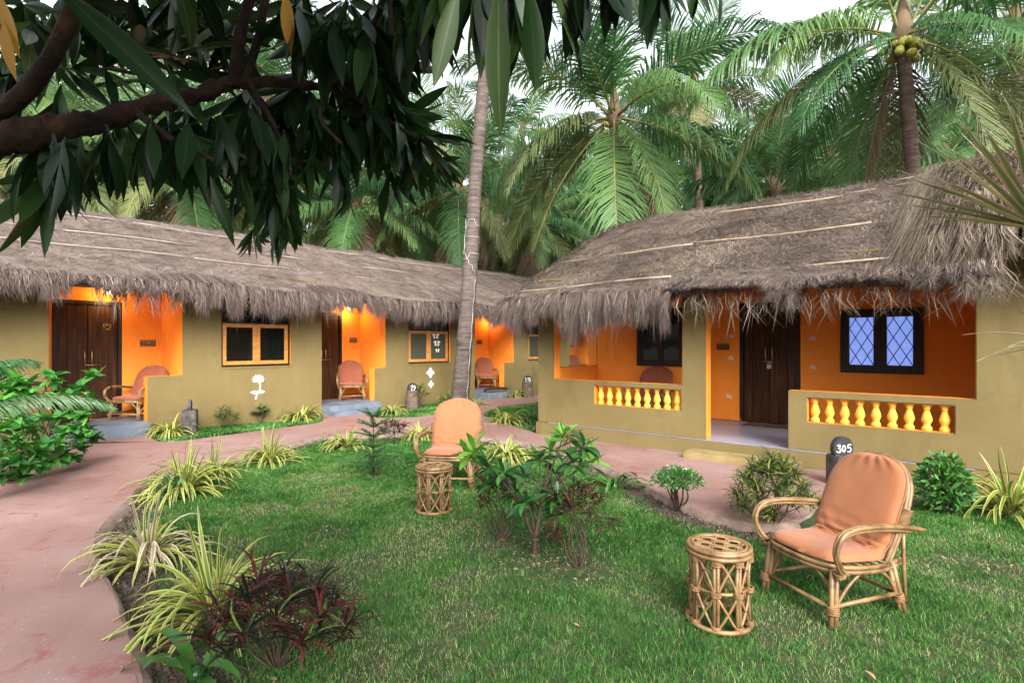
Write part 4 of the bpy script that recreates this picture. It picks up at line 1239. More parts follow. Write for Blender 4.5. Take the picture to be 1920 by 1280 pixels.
digits = {'3': [(-0.3, 0.42), (0.1, 0.5), (0.35, 0.36), (0.02, 0.08), (0.38, -0.12), (0.30, -0.42), (-0.05, -0.5), (-0.38, -0.36)],
          '0': [(0.0, 0.5), (-0.3, 0.2), (-0.3, -0.25), (0.0, -0.5), (0.3, -0.22), (0.3, 0.22), (0.0, 0.5)],
          '5': [(0.40, 0.5), (-0.18, 0.46), (-0.22, 0.08), (0.15, 0.12), (0.34, -0.15), (0.15, -0.46), (-0.3, -0.44)]}
post = root('number_post', 'black stone post with a round top disc numbered 305 behind the front armchair', 'marker post', G(1578, 915), math.radians(-40), 'house number posts along the walls')
Hh = 0.35
part('block', bev(make_mesh('block', [box_chunk((-0.115, -0.1, -0.05), (0.115, 0.1, Hh))], [M['stone']], False), 0.012), post)
disc = [(0.118 * math.cos(t), 0.118 * math.sin(t)) for t in np.linspace(0, 2 * math.pi, 28, endpoint=False)]
dm = tube([(0, -0.03, Hh + 0.075), (0, 0.03, Hh + 0.075)], 0.118, 28)
disc_o = part('disc', bev(make_mesh('disc', [dm], [M['black']], False), 0.006), post)
num = []
for ch_, ox, sc in (('3', -0.062, 0.075), ('0', 0.0, 0.066), ('5', 0.062, 0.075)):
    num.append([(ox + x * sc * 0.8, Hh + 0.07 + y * sc) for x, y in digits[ch_]])
part('painted_number', make_mesh('painted_number', strokes([[(v.x, v.y) for v in curve([(a, b, 0) for a, b in l], 24)] for l in num], 0.006, -0.031), [M['white']]), disc_o)


def log_post(x, y, lab, r, h, marks, disc_r=0.115, turn=0.0, square=False):
    o = root('number_post', lab, 'marker post', G(x, y), turn, 'house number posts along the walls')
    if square:
        part('block', bev(make_mesh('block', [box_chunk((-r, -r * 0.8, -0.05), (r, r * 0.8, h))], [M['stone']], False), 0.015), o)
    else:
        pr = [(r * 1.08, -0.05)]
        for k in range(9):
            z = h * k / 8.0
            pr += [(r * (1.03 - 0.012 * k), z), (r * (0.98 - 0.012 * k), z + h / 16)]
        part('log', make_mesh('log', [lathe(pr, 18)], [M['trunk_brown']]), o)
    hh = h + disc_r * 0.62
    d = part('disc', bev(make_mesh('disc', [tube([(0, -0.025, hh), (0, 0.025, hh)], disc_r, 22)], [M['black'] if not square else M['stone']], False), 0.005), o)
    if marks:
        part('painted_number', make_mesh('painted_number', strokes([[(a, hh + b) for a, b in l] for l in marks], 0.009, -0.027), [M['white']]), d)


log_post(356, 815, 'square dark stone post with a blank round top against the lotus wall', 0.135, 0.42, None, 0.10, math.radians(62), True)
log_post(773, 768, 'ringed palm log post with a white mark on its disc left of the coconut trunk', 0.15, 0.42, [[(-0.06, 0.04), (-0.01, 0.07), (0.0, 0.02), (-0.05, -0.02)], [(0.0, 0.03), (0.05, 0.06), (0.06, 0.0), (0.02, -0.05)], [(-0.04, -0.03), (0.0, -0.07)]], 0.125, math.radians(-10))
log_post(989, 745, 'ringed dark log post with a white painted number by the far corner window', 0.165, 0.42, [[(-0.09, 0.06), (-0.05, 0.02), (-0.08, -0.02), (-0.02, -0.05)], [(-0.02, 0.05), (0.04, 0.06), (0.0, 0.01), (0.05, -0.02), (0.04, -0.08)], [(0.05, 0.06), (0.08, 0.0), (0.04, -0.08)]], 0.13, math.radians(-25))

door_mat = root('doormat', 'thin brown doormat on the lilac porch floor before the padlocked door', 'doormat', (9.16, 2.52, 0.2445))
part('coir', box('coir', (-0.16, -0.33, 0.0), (0.16, 0.33, 0.012), M['mat_brown'], 0.004), door_mat)
part('binding', make_mesh('binding', frame_chunks('v', -0.335, 0.335, -0.001, 0.0, 0, 0, 0.0)[:0] + [box_chunk((-0.175, -0.345, 0), (-0.161, 0.345, 0.015)), box_chunk((0.161, -0.345, 0), (0.175, 0.345, 0.015))], [M['plaque_dark']], False), door_mat)

dl = root('driftwood', 'curved piece of dry brown wood lying on the blue step below the far rust chair', 'driftwood', (11.55, LF - 0.22, 0.205), math.radians(-25))
part('wood', make_mesh('wood', [tube(curve([(-0.35, 0.0, 0.04), (-0.15, -0.04, 0.06), (0.1, -0.02, 0.07), (0.32, 0.06, 0.06), (0.42, 0.12, 0.08)], 16), np.interp(np.linspace(0, 1, 17), [0, 0.3, 0.7, 1], [0.04, 0.07, 0.06, 0.015]), 10)], [M['bark']]), dl)
part('husk_strip', make_mesh('husk_strip', [tube(curve([(-0.33, -0.07, 0.025), (-0.1, -0.11, 0.03), (0.15, -0.08, 0.03), (0.3, 0.0, 0.03)], 12), 0.025, 8)], [M['trunk_brown']]), dl)


# ---------------------------------------------------------------- rattan furniture
def bundle(pts, r, n=3, off=None, sides=7):
    """Several canes side by side."""
    P = [Vector(p) for p in pts]
    ch = []
    for k in range(n):
        t = (k - (n - 1) / 2)
        o = Vector(off) * t
        ch.append(tube([p + o for p in P], r, sides))
    return ch


def build_chair_meshes(cush):
    m = {}
    cane, wrap = [M['cane']], [M['cane_wrap']]
    hw = 0.27
    rail = curve([(-0.36, -0.20, 0.29), (-0.15, -0.255, 0.295), (0.10, -0.275, 0.315), (0.245, -0.20, 0.325), (0.285, 0, 0.328), (0.245, 0.20, 0.325), (0.10, 0.275, 0.315), (-0.15, 0.255, 0.295), (-0.36, 0.20, 0.29)], 48)
    m['seat_rail'] = make_mesh('seat_rail', [tube(rail, 0.0135, 8), tube([p + Vector((-0.004, 0, -0.026)) for p in rail], 0.0125, 8), tube([(-0.24, y, 0.283) for y in (-0.23, 0.23)], 0.013, 8)], cane)
    slats = []
    for k in range(7):
        x = -0.16 + k * 0.06
        y = 0.26 * math.sqrt(max(0.1, 1 - (max(0, x - 0.08) / 0.21) ** 2))
        slats.append(tube([(x, -y, 0.308), (x, y, 0.308)], 0.007, 6))
    m['seat_slats'] = make_mesh('seat_slats', slats, cane)
    arch = curve([(-0.17, -0.25, 0.30), (-0.235, -0.258, 0.43), (-0.33, -0.258, 0.63), (-0.385, -0.225, 0.76), (-0.425, -0.12, 0.845), (-0.435, 0, 0.868), (-0.425, 0.12, 0.845), (-0.385, 0.225, 0.76), (-0.33, 0.258, 0.63), (-0.235, 0.258, 0.43), (-0.17, 0.25, 0.30)], 60)
    m['back_frame'] = make_mesh('back_frame', [tube(arch, 0.0145, 8), tube([p + Vector((-0.026, 0, -0.006)) for p in arch], 0.0125, 8)], cane)
    web = []
    for k in range(8):
        f = 0.08 + 0.8 * k / 7
        zz = 0.34 + f * 0.46; x = -0.20 - f * 0.215
        y = 0.25 * math.sqrt(max(0.08, 1 - max(0, (f - 0.55) / 0.52) ** 2))
        web.append(tube([(x - 0.012, -y, zz), (x - 0.018, 0, zz), (x - 0.012, y, zz)], 0.006, 6))
    m['back_slats'] = make_mesh('back_slats', web, cane)
    m['arm'], m['leg'], m['rear_leg'], m['brace'], m['wrap'] = [], [], [], [], []
    for s in (-1, 1):
        arm = curve([(0.16, s * 0.27, 0.285), (0.235, s * 0.30, 0.335), (0.285, s * 0.315, 0.43), (0.25, s * 0.318, 0.515), (0.15, s * 0.315, 0.545), (0.0, s * 0.308, 0.543), (-0.18, s * 0.295, 0.525), (-0.34, s * 0.283, 0.498), (-0.45, s * 0.275, 0.475)], 40)
        nrm = Vector((0, s * 0.021, 0.0))
        m['arm'].append(make_mesh('arm', bundle(arm, 0.0125, 2, nrm) + [tube([p + Vector((0, 0, -0.021)) for p in arm[4:-5]], 0.0115, 7)], cane))
        top, bot = Vector((0.215, s * 0.235, 0.31)), Vector((0.255, s * 0.265, 0.0))
        m['leg'].append(make_mesh('leg', [tube([top + Vector(o), top.lerp(bot, 0.5) + Vector(o) * 1.0, bot + Vector(o)], 0.0145, 8) for o in ((0.012, 0, 0), (-0.012, s * 0.010, 0), (-0.004, -s * 0.016, 0))], cane))
        top, bot = Vector((-0.235, s * 0.225, 0.30)), Vector((-0.315, s * 0.245, 0.0))
        m['rear_leg'].append(make_mesh('rear_leg', [tube([top + Vector(o), bot + Vector(o)], 0.0145, 8) for o in ((0.013, 0, 0), (-0.013, s * 0.008, 0))] + [tube([(-0.30, s * 0.262, 0.51), (-0.325, s * 0.25, 0.25), bot + Vector((-0.03, 0, 0.06))], 0.0115, 8)], cane))
        br = [tube(curve([(0.215, s * 0.25, 0.09), (0.21, s * 0.19, 0.20), (0.235, s * 0.13, 0.275), (0.26, s * 0.03, 0.302)], 20), 0.0105, 7),
              tube(curve([(0.235, s * 0.255, 0.09), (0.15, s * 0.262, 0.20), (0.06, s * 0.268, 0.27), (-0.02, s * 0.262, 0.285)], 20), 0.0105, 7),
              tube(curve([(-0.285, s * 0.24, 0.09), (-0.21, s * 0.25, 0.20), (-0.12, s * 0.255, 0.265), (-0.05, s * 0.255, 0.283)], 20), 0.0105, 7)]
        m['brace'].append(make_mesh('brace', br, cane))
        wr = []
        for (c, d, r, n) in (((0.247, s * 0.259, 0.085), (0.04, s * 0.03, -0.31), 0.031, 4), ((-0.293, s * 0.24, 0.085), (-0.08, s * 0.02, -0.30), 0.029, 4), ((-0.305, s * 0.262, 0.56), (-0.25, 0, 0.55), 0.034, 9), ((0.21, s * 0.27, 0.30), (0.2, s * 0.1, 0.5), 0.032, 3)):
            c = Vector(c); d = Vector(d).normalized()
            u = d.orthogonal().normalized(); v = d.cross(u)
            for k in range(n):
                o = c + d * (k - n / 2) * 0.011
                wr.append(tube([o + u * r * math.cos(t) + v * r * math.sin(t) for t in np.linspace(0, 2 * math.pi, 12, endpoint=False)], 0.0062, 5, True))
        m['wrap'].append(make_mesh('binding', wr, wrap))
    F, B = 0.247, -0.30
    st = [[(F, -0.25, 0.105), (F, 0.25, 0.105)], [(B, -0.235, 0.105), (B, 0.235, 0.105)], [(F, -0.262, 0.115), (B, -0.242, 0.115)], [(F, 0.262, 0.115), (B, 0.242, 0.115)]]
    m['stretcher'] = [make_mesh('stretcher', [tube(s, 0.0125, 8)], cane) for s in st]
    # cushion: one padded piece folded from seat to back
    cl = curve([(0.275, 0, 0.352), (0.15, 0, 0.352), (0.0, 0, 0.343), (-0.11, 0, 0.340), (-0.165, 0, 0.372), (-0.205, 0, 0.45), (-0.26, 0, 0.575), (-0.32, 0, 0.70), (-0.375, 0, 0.80), (-0.408, 0, 0.868)], 54)
    n = len(cl); mm = 25
    s = np.linspace(0, 1, n)
    top, bot = np.zeros((n, mm, 3)), np.zeros((n, mm, 3))
    lenf = 1.02
    for i, p in enumerate(cl):
        T = (cl[min(i + 1, n - 1)] - cl[max(i - 1, 0)]).normalized()
        nv = Vector((T.z, 0, -T.x))
        if nv.z < 0 and i < n * 0.4:
            nv = -nv
        if i >= n * 0.4 and nv.x < 0:
            nv = -nv
        wv = 0.268
        if s[i] < 0.16:
            wv *= math.sqrt(max(0.0, 1 - ((0.16 - s[i]) / 0.175) ** 2)) * 0.55 + 0.45 * (1 - max(0, (0.05 - s[i]) / 0.05) * 0.4)
        if s[i] > 0.74:
            wv *= math.sqrt(max(0.02, 1 - ((s[i] - 0.74) / 0.265) ** 2))
        if 0.36 < s[i] < 0.52:
            wv *= 1 - 0.05 * math.sin(math.pi * (s[i] - 0.36) / 0.16)
        for j in range(mm):
            q = -1 + 2 * j / (mm - 1)
            edge = max(0.0, 1 - abs(q) ** 5)
            endf = min(1.0, s[i] / 0.05, (1 - s[i]) / 0.05)
            pad = 0.040 * (edge ** 0.5) * (endf ** 0.5)
            crease = math.exp(-((s[i] - 0.43) / 0.13) ** 2)
            wr = 0.016 * crease * math.sin(26 * q + 50 * s[i] + 3 * math.sin(7 * q)) * abs(q) ** 0.6 + 0.011 * crease * math.sin(95 * s[i] + 2.2 * q)
            wr += 0.007 * math.exp(-((s[i] - 0.93) / 0.06) ** 2) * math.sin(17 * q + 8 * s[i])
            wr += 0.004 * mnoise.noise(Vector((s[i] * 9, q * 3, 1.3)))
            base = p + Vector((0, q * wv, 0))
            top[i, j] = base + nv * (pad + wr * edge)
            bot[i, j] = base - nv * (0.020 * (edge ** 0.5) * (endf ** 0.5))
    V = np.concatenate([top.reshape(-1, 3), bot.reshape(-1, 3)])
    q = []
    for i in range(n - 1):
        for j in range(mm - 1):
            a = i * mm + j
            q.append((a, a + 1, a + mm + 1, a + mm)); b = n * mm + a
            q.append((b, b + mm, b + mm + 1, b + 1))
    me = make_mesh('cushion', [(V, np.array(q), None, np.zeros((len(V), 2)), np.full(len(V), 0.5), 0)], [cush])
    bm = bmesh.new(); bm.from_mesh(me)
    bmesh.ops.remove_doubles(bm, verts=bm.verts, dist=0.0012)
    bmesh.ops.recalc_face_normals(bm, faces=bm.faces)
    bm.to_mesh(me); bm.free()
    m['cushion'] = me
    # piping along the cushion's edge
    rim = [Vector(top[i, 0]) for i in range(1, n)] + [Vector(top[n - 1, j]) for j in range(1, mm - 1)] + [Vector(top[i, mm - 1]) for i in range(n - 1, 0, -1)]
    m['piping'] = make_mesh('piping', [tube(rim, 0.0045, 5)], [cush])
    return m


CH = build_chair_meshes(M['cushion'])
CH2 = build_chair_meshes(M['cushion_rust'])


def chair(lab, loc, ang, m, sc=1.0, group=None):
    o = root('rattan_chair', lab, 'chair', loc, ang, group or 'rattan armchairs')
    o.scale = (sc, sc, sc)
    c = part('cushion', m['cushion'], o); part('piping', m['piping'], c)
    for k in ('seat_rail', 'seat_slats', 'back_frame', 'back_slats'):
        part(k, m[k], o)
    for k in ('arm', 'leg', 'rear_leg', 'brace', 'wrap', 'stretcher'):
        for me in m[k]:
            part({'rear_leg': 'leg', 'wrap': 'binding'}.get(k, k), me, o)
    return o


front = chair('rattan armchair with apricot cushion turned to the left, nearest on the lawn', (3.70, 0.69, -0.005), math.radians(148), CH, 1.0)
front.scale = (0.92, 0.93, 0.97)
chair('rattan armchair with apricot cushion facing the camera behind the rear stool', G(846, 912) + Vector((0.12, 0.12, 0)), math.radians(214), CH, 1.0)
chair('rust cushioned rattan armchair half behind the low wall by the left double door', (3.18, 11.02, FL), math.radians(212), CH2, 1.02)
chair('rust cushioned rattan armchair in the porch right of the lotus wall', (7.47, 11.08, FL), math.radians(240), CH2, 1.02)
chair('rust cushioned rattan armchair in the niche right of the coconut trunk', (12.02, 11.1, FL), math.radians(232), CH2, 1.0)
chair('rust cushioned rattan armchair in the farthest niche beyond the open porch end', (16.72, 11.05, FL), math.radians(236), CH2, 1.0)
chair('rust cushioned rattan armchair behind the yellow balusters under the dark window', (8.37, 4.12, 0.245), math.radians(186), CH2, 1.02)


def stool(lab, loc, rz, h=0.425, r=0.16):
    o = root('rattan_stool', lab, 'stool', loc, rz, 'round rattan stools')
    cane = [M['cane']]
    ring = lambda rr, z, n=28: [(rr * math.cos(t), rr * math.sin(t), z) for t in np.linspace(0, 2 * math.pi, n, endpoint=False)]
    part('top_rim', make_mesh('top_rim', [tube(ring(r, h - 0.012), 0.0125, 8, True), tube(ring(r + 0.003, h - 0.036), 0.012, 8, True), tube(ring(r - 0.02, h - 0.006), 0.009, 7, True)], cane), o)
    part('base_ring', make_mesh('base_ring', [tube(ring(r + 0.004, 0.018), 0.0125, 8, True)], cane), o)
    part('middle_ring', make_mesh('middle_ring', [tube(ring(r - 0.022, h * 0.48), 0.009, 7, True)], cane), o)
    for d in (0, 1):
        for k in range(7 if d else 4):
            c = (-0.129 + k * 0.043) if d else (-0.105 + k * 0.07)
            L = math.sqrt(max(0.0004, (r - 0.012) ** 2 - c * c))
            pts = []
            for j in range(15):
                x = -L + 2 * L * j / 14
                pts.append((x, c, h - 0.012 + 0.006 * math.cos(x / (0.07 if d else 0.043) * math.pi + (k % 2) * math.pi) * (1 if d else -1)))
            if d:
                pts = [(b, a, z) for a, b, z in pts]
            for q in (-0.0065, 0.0065):
                part('woven_strip', make_mesh('woven_strip', [tube([(x + (q if d else 0), y + (0 if d else q), z) for x, y, z in pts], 0.0062, 6)], cane), o)
    nl = 8
    for k in range(nl):
        t = 2 * math.pi * k / nl
        c, s_ = math.cos(t), math.sin(t)
        part('leg', make_mesh('leg', [tube([((r - 0.004) * c - q * s_, (r - 0.004) * s_ + q * c, 0.0), ((r - 0.016) * c - q * s_, (r - 0.016) * s_ + q * c, h * 0.5), ((r - 0.006) * c - q * s_, (r - 0.006) * s_ + q * c, h - 0.02)], 0.0095, 7) for q in (-0.009, 0.009)], cane), o)
        for z in (0.02, h * 0.46, h - 0.07):
            wr = []
            for j in range(3):
                wr.append(tube([((r - 0.008) * c + 0.024 * (math.cos(a) * -s_) + 0.02 * math.sin(a) * c, (r - 0.008) * s_ + 0.024 * math.cos(a) * c + 0.02 * math.sin(a) * s_, z + j * 0.009) for a in np.linspace(0, 2 * math.pi, 10, endpoint=False)], 0.0052, 5, True))
            part('binding', make_mesh('binding', wr, [M['cane_wrap']]), o)
        for sg in (-1, 1):
            t2 = t + sg * 2 * math.pi / nl
            def pt(f, z, bulge=0.0):
                a = t + sg * f * 2 * math.pi / nl
                return ((r - 0.012) * math.cos(a), (r - 0.012) * math.sin(a), z)
            part('brace', make_mesh('brace', [tube(curve([pt(0.05, h * 0.48), pt(0.25, h * 0.60), pt(0.5, h * 0.74), pt(0.78, h * 0.85), pt(0.97, h * 0.93)], 12), 0.0075, 6), tube(curve([pt(0.05, h * 0.44), pt(0.28, h * 0.34), pt(0.5, h * 0.24), pt(0.75, h * 0.12), pt(0.95, 0.03)], 12), 0.0075, 6)], cane), o)
    return o


stool('round woven rattan stool beside the nearest apricot armchair', G(1348, 1164), 0.25)
stool('round rattan stool with a pale worn top in front of the rear apricot armchair', G(814, 957), 0.5, 0.415, 0.158)


# ---------------------------------------------------------------- leaf meshes
def leaf(name, L, wd, droop, fold, mat, K=7, shape=0.8, elev=0.0, twist=0.0, tipk=1.0):
    """One leaf along +X from the origin, curving down by droop radians; width profile by shape."""
    pts, x, z, a = [], 0.0, 0.0, elev
    for k in range(K):
        pts.append((x, 0, z))
        a = elev - droop * ((k + 1) / (K - 1)) ** 1.2
        x += L / (K - 1) * math.cos(a); z += L / (K - 1) * math.sin(a)
    s = np.linspace(0, 1, K)
    w = wd * np.maximum(np.sin(math.pi * np.clip(s, 0, 1) ** shape) ** tipk, 0.0)
    w[0] = max(w[0], wd * 0.12)
    S = np.stack([np.zeros(K), np.cos(twist * s), np.sin(twist * s)], 1)[None]
    return make_mesh(name, [ribbons([pts], [w], S, np.array([random.random()]), 3, fold)], [mat])


def dirq(d, roll=0.0):
    d = Vector(d).normalized()
    q = d.to_track_quat('X', 'Z')
    return q @ Quaternion((1, 0, 0), roll)


# variegated spider plants -------------------------------------------------------
def strap_profile(K, wd):
    s = np.linspace(0, 1, K)
    return wd * np.clip(np.minimum(0.45 + 2.2 * s, 1.0) * (1 - s ** 3.0), 0, 1)


def strap_pts(L, elev, droop, K=9):
    pts, x, z = [], 0.0, 0.0
    for k in range(K):
        pts.append((x, 0, z))
        a = elev - droop * ((k + 0.8) / (K - 1)) ** 1.5
        x += L / (K - 1) * math.cos(a); z += L / (K - 1) * math.sin(a)
    return pts


STRAPS = {}
for key in ('varieg', 'varieg_dry', 'strap'):
    vs = []
    for i, (e, dr) in enumerate(((1.45, 0.6), (1.3, 1.9), (1.2, 2.5), (1.05, 2.5), (0.95, 2.6), (0.8, 2.4), (0.6, 2.0), (0.35, 1.3), (1.25, 3.0))):
        K = 9
        vs.append(make_mesh('strap_leaf', [ribbons([strap_pts(1.0, e, dr)], [strap_profile(K, 0.06 if key != 'strap' else 0.085)], [(0, 1, 0)], np.array([random.random()]), 3, 0.35)], [M[key]]))
    STRAPS[key] = vs


def spider(x, y, L, n, lab, single, key='varieg', dry=0.0, wscale=1.0, group='variegated strap-leaved plants edging the garden', z=0.0, name='spider_plant', spread=0.06, cat='plant', low=0.0):
    o = root(name, lab, cat, G(x, y, z) if not isinstance(x, Vector) else x, 0, group)
    if single:
        for k in range(n):
            kk = 'varieg_dry' if random.random() < dry else key
            f = random.random()
            i = min(8, int(f ** (1.0 - low) * 9))
            up_ = 0.55 if i == 0 and key == 'varieg' else 1.0
            az = k * 2.39996 + random.uniform(-0.4, 0.4)
            r = random.uniform(0, spread)
            part('leaf', STRAPS[kk][i], o, loc=(r * math.cos(az), r * math.sin(az), 0.0), rot=(random.uniform(-0.25, 0.25), random.uniform(-0.15, 0.1), az), scale=(L * up_ * random.uniform(0.65, 1.12), L * wscale * (0.82 if key == 'varieg' else 1.0) * random.uniform(0.75, 1.1), L * random.uniform(0.65, 1.1)))
    else:
        ch = []
        for mk, kk in ((0, key), (1, 'varieg_dry')):
            m_ = n if mk == 0 else int(n * dry)
            if not m_:
                continue
            e = rng.uniform(0.45, 1.42, m_); dr = np.where(e > 1.35, rng.uniform(0.5, 1.6, m_), rng.uniform(1.8, 2.9, m_))
            az = rng.uniform(0, 2 * math.pi, m_); ll = L * rng.uniform(0.6, 1.1, m_) * np.where(e > 1.3, 0.7, 1.0)
            P = np.array([strap_pts(l, ee, d_, 7) for l, ee, d_ in zip(ll, e, dr)])
            c, s = np.cos(az), np.sin(az)
            off = rng.random(m_)[:, None] * spread
            X = P[:, :, 0] * c[:, None] + off * c[:, None]; Y = P[:, :, 0] * s[:, None] + off * s[:, None]
            ch.append(ribbons(np.stack([X, Y, P[:, :, 2]], 2), np.stack([strap_profile(7, 0.06 * L * wscale)] * m_), np.stack([-s, c, 0 * c], 1), rng.random(m_), 3, 0.35, mk))
        part('leaves', make_mesh('leaves', ch, [M[key], M['varieg_dry']]), o, kind='stuff')
    core = make_mesh('crown_base', [lathe([(0.02 + L * 0.05, -0.02), (0.02 + L * 0.045, L * 0.05), (0.01, L * 0.09)], 9)], [M['dead_leaf' if key != 'strap' else 'shrub_leaf']])
    part('crown_base', core, o)
    return o


spider(405, 1155, 0.66, 110, 'largest yellow-striped strap plant beside the path, next to the dark red croton', True)
spider(275, 1055, 0.60, 95, 'drying yellow-striped strap plant with brown leaves at the path corner', True, dry=0.4)
spider(345, 925, 0.70, 110, 'wide yellow-striped strap plant with white flowers at its foot, in the path bend', True)
spider(400, 893, 0.50, 60, 'yellow-striped strap plant just behind the wide one in the path bend', True)
spider(505, 868, 0.56, 95, 'rounded yellow-striped strap plant on the lawn edge opposite the lotus wall', True)
spider(650, 840, 0.54, 105, 'yellow-striped strap plant between the dark spiky plant and the pine sapling', False)
spider(786, 822, 0.50, 95, 'yellow-striped strap plant left of the rear apricot armchair', False)
spider(948, 795, 0.70, 90, 'loose pale-striped strap plant on the grass by the path fork', False)
spider(948, 862, 0.66, 90, 'pale yellow-striped strap plant right behind the leafy central shrub', False)
spider(318, 818, 0.58, 100, 'yellow-striped strap plant against the wall left of the square stone post', False)
spider(566, 790, 0.68, 110, 'full yellow-striped strap plant under the wall left of the second porch', False)
spider(735, 778, 0.58, 100, 'yellow-striped strap plant right of the blue double step', False)
spider(893, 762, 0.5, 40, 'small striped strap plant at the right foot of the coconut trunk', False)
spider(967, 747, 0.66, 75, 'upright striped strap plant beside the dark log post at the far corner', False)
spider(1895, 965, 0.80, 75, 'big yellow-striped strap plant at the right edge beside the olive wall', True)
spider(600, 838, 0.40, 24, 'dark green spiky tuft between two striped plants on the lawn edge', False, 'strap', group='green strap-leaved plants', wscale=0.7)
spider(1150, 912, 0.52, 16, 'broad green strap-leaved lily on the path edge right of the central shrub', True, 'strap', wscale=1.25, group='green strap-leaved plants', low=0.4)
spider(1532, 945, 0.30, 18, 'small green strap plant behind the front armchair', False, 'strap', group='green strap-leaved plants')
spider(368, 1262, 0.42, 10, 'broad-leaved green lily nearest the camera in front of the dark red croton', True, 'strap', wscale=1.9, group='green strap-leaved plants', low=0.3)
spider(1050, 1120, 0.16, 9, 'tiny grass-like tuft under the central shrub', False, 'strap', group='green strap-leaved plants', wscale=0.6)


# crotons and other shrubs --------------------------------------------------------
def stems(base, tips, r0, r1, mat, bend=0.1, sides=6, fork=0.25):
    ch = []
    b = Vector(base)
    for tp in tips:
        tp = Vector(tp)
        m1 = b.lerp(tp, 0.35) + Vector((random.uniform(-bend, bend), random.uniform(-bend, bend), 0.04)) * (tp - b).length
        m2 = b.lerp(tp, 0.72) + Vector((random.uniform(-bend, bend), random.uniform(-bend, bend), 0.02)) * (tp - b).length
        c = curve([b, m1, m2, tp], 12)
        ch.append(tube(c, np.linspace(r0, r1, len(c)), sides))
    return ch


def croton(x, y, R, H, n_tip, n_leaf, L, wd, mat, lab, z0=0.25, curl=2.0, group='crotons in the garden beds', name='croton_shrub', up=0.35):
    """Thin curling leaves in whorls at the ends of dark stems."""
    o = root(name, lab, 'shrub', G(x, y), 0, group)
    tips = []
    for k in range(n_tip):
        a = k * 2.39996; f = math.sqrt((k + 0.5) / n_tip)
        hh = H * (1 - (1 - z0) * f ** 2.2 * random.uniform(0.5, 1.0))
        tips.append((R * 0.72 * f * math.cos(a), R * 0.72 * f * math.sin(a), hh * random.uniform(0.85, 1.0)))
    part('stem', make_mesh('stem', stems((0, 0, -0.03), tips, 0.0035 + 0.004 * H, 0.0022, M['dark_stem']), [M['dark_stem']]), o)
    Ps, Ss = [], []
    for tp in tips:
        tp = np.array(tp)
        for k in range(n_leaf):
            a = random.uniform(0, 2 * math.pi); e = random.uniform(-0.5, 1.2) * (1 - up) + up
            d0 = np.array((math.cos(a) * math.cos(e), math.sin(a) * math.cos(e), math.sin(e)))
            l = L * random.uniform(0.6, 1.15)
            st = tp - np.array((0, 0, random.uniform(0, 0.4) * H * 0.4))
            pts = [st]; d = d0.copy(); tw = np.array((random.gauss(0, 0.35), random.gauss(0, 0.35), -0.35 * curl / 2))
            for j in range(4):
                pts.append(pts[-1] + d / np.linalg.norm(d) * l / 4)
                d = d + tw * 0.7
            Ps.append(pts); Ss.append((-math.sin(a), math.cos(a), random.uniform(-0.4, 0.4)))
    Ps = np.array(Ps); w = wd * np.array((0.4, 0.9, 1.0, 0.8, 0.0))
    part('leaves', make_mesh('leaves', [ribbons(Ps, np.tile(w, (len(Ps), 1)), np.array(Ss), rng.random(len(Ps)), 3, 0.3)], [mat]), o, kind='stuff')
    return o


croton(520, 1250, 0.44, 0.44, 20, 32, 0.20, 0.0125, M['croton_red'], 'dark red and black thread-leaved croton nearest the camera', 0.3)
croton(940, 1012, 0.27, 0.60, 12, 26, 0.15, 0.011, M['croton_brown'], 'wilting red-brown croton left of the central shrub', 0.5, group='wilting red crotons')
croton(1085, 1062, 0.28, 0.60, 11, 26, 0.15, 0.011, M['croton_brown'], 'wilting red-brown croton right of the central shrub', 0.45, group='wilting red crotons')
croton(1040, 1018, 0.16, 0.40, 6, 16, 0.13, 0.012, M['croton_green'], 'thin green croton between the two wilting red ones', 0.5)
croton(1445, 985, 0.42, 0.60, 26, 60, 0.18, 0.010, M['croton_green'], 'round dark green and purple thread-leaved croton in front of the entrance step', 0.15)
croton(424, 806, 0.28, 0.42, 9, 24, 0.18, 0.012, M['croton_green'], 'small olive thread-leaved croton under the wood-framed window', 0.3)
croton(735, 832, 0.30, 0.36, 9, 26, 0.16, 0.012, M['croton_red'], 'low dark croton beneath the pine sapling by the path', 0.3)
croton(786, 766, 0.24, 0.55, 8, 22, 0.20, 0.016, M['croton_green'], 'slim dark green croton right of the ringed log post with the white mark', 0.5)
croton(838, 772, 0.30, 0.40, 8, 22, 0.20, 0.016, M['croton_green'], 'low straggly croton at the left foot of the coconut trunk', 0.2)
croton(1070, 855, 0.25, 0.35, 6, 20, 0.16, 0.010, M['croton_brown'], 'dry brown croton on the path edge behind the central shrub', 0.4)

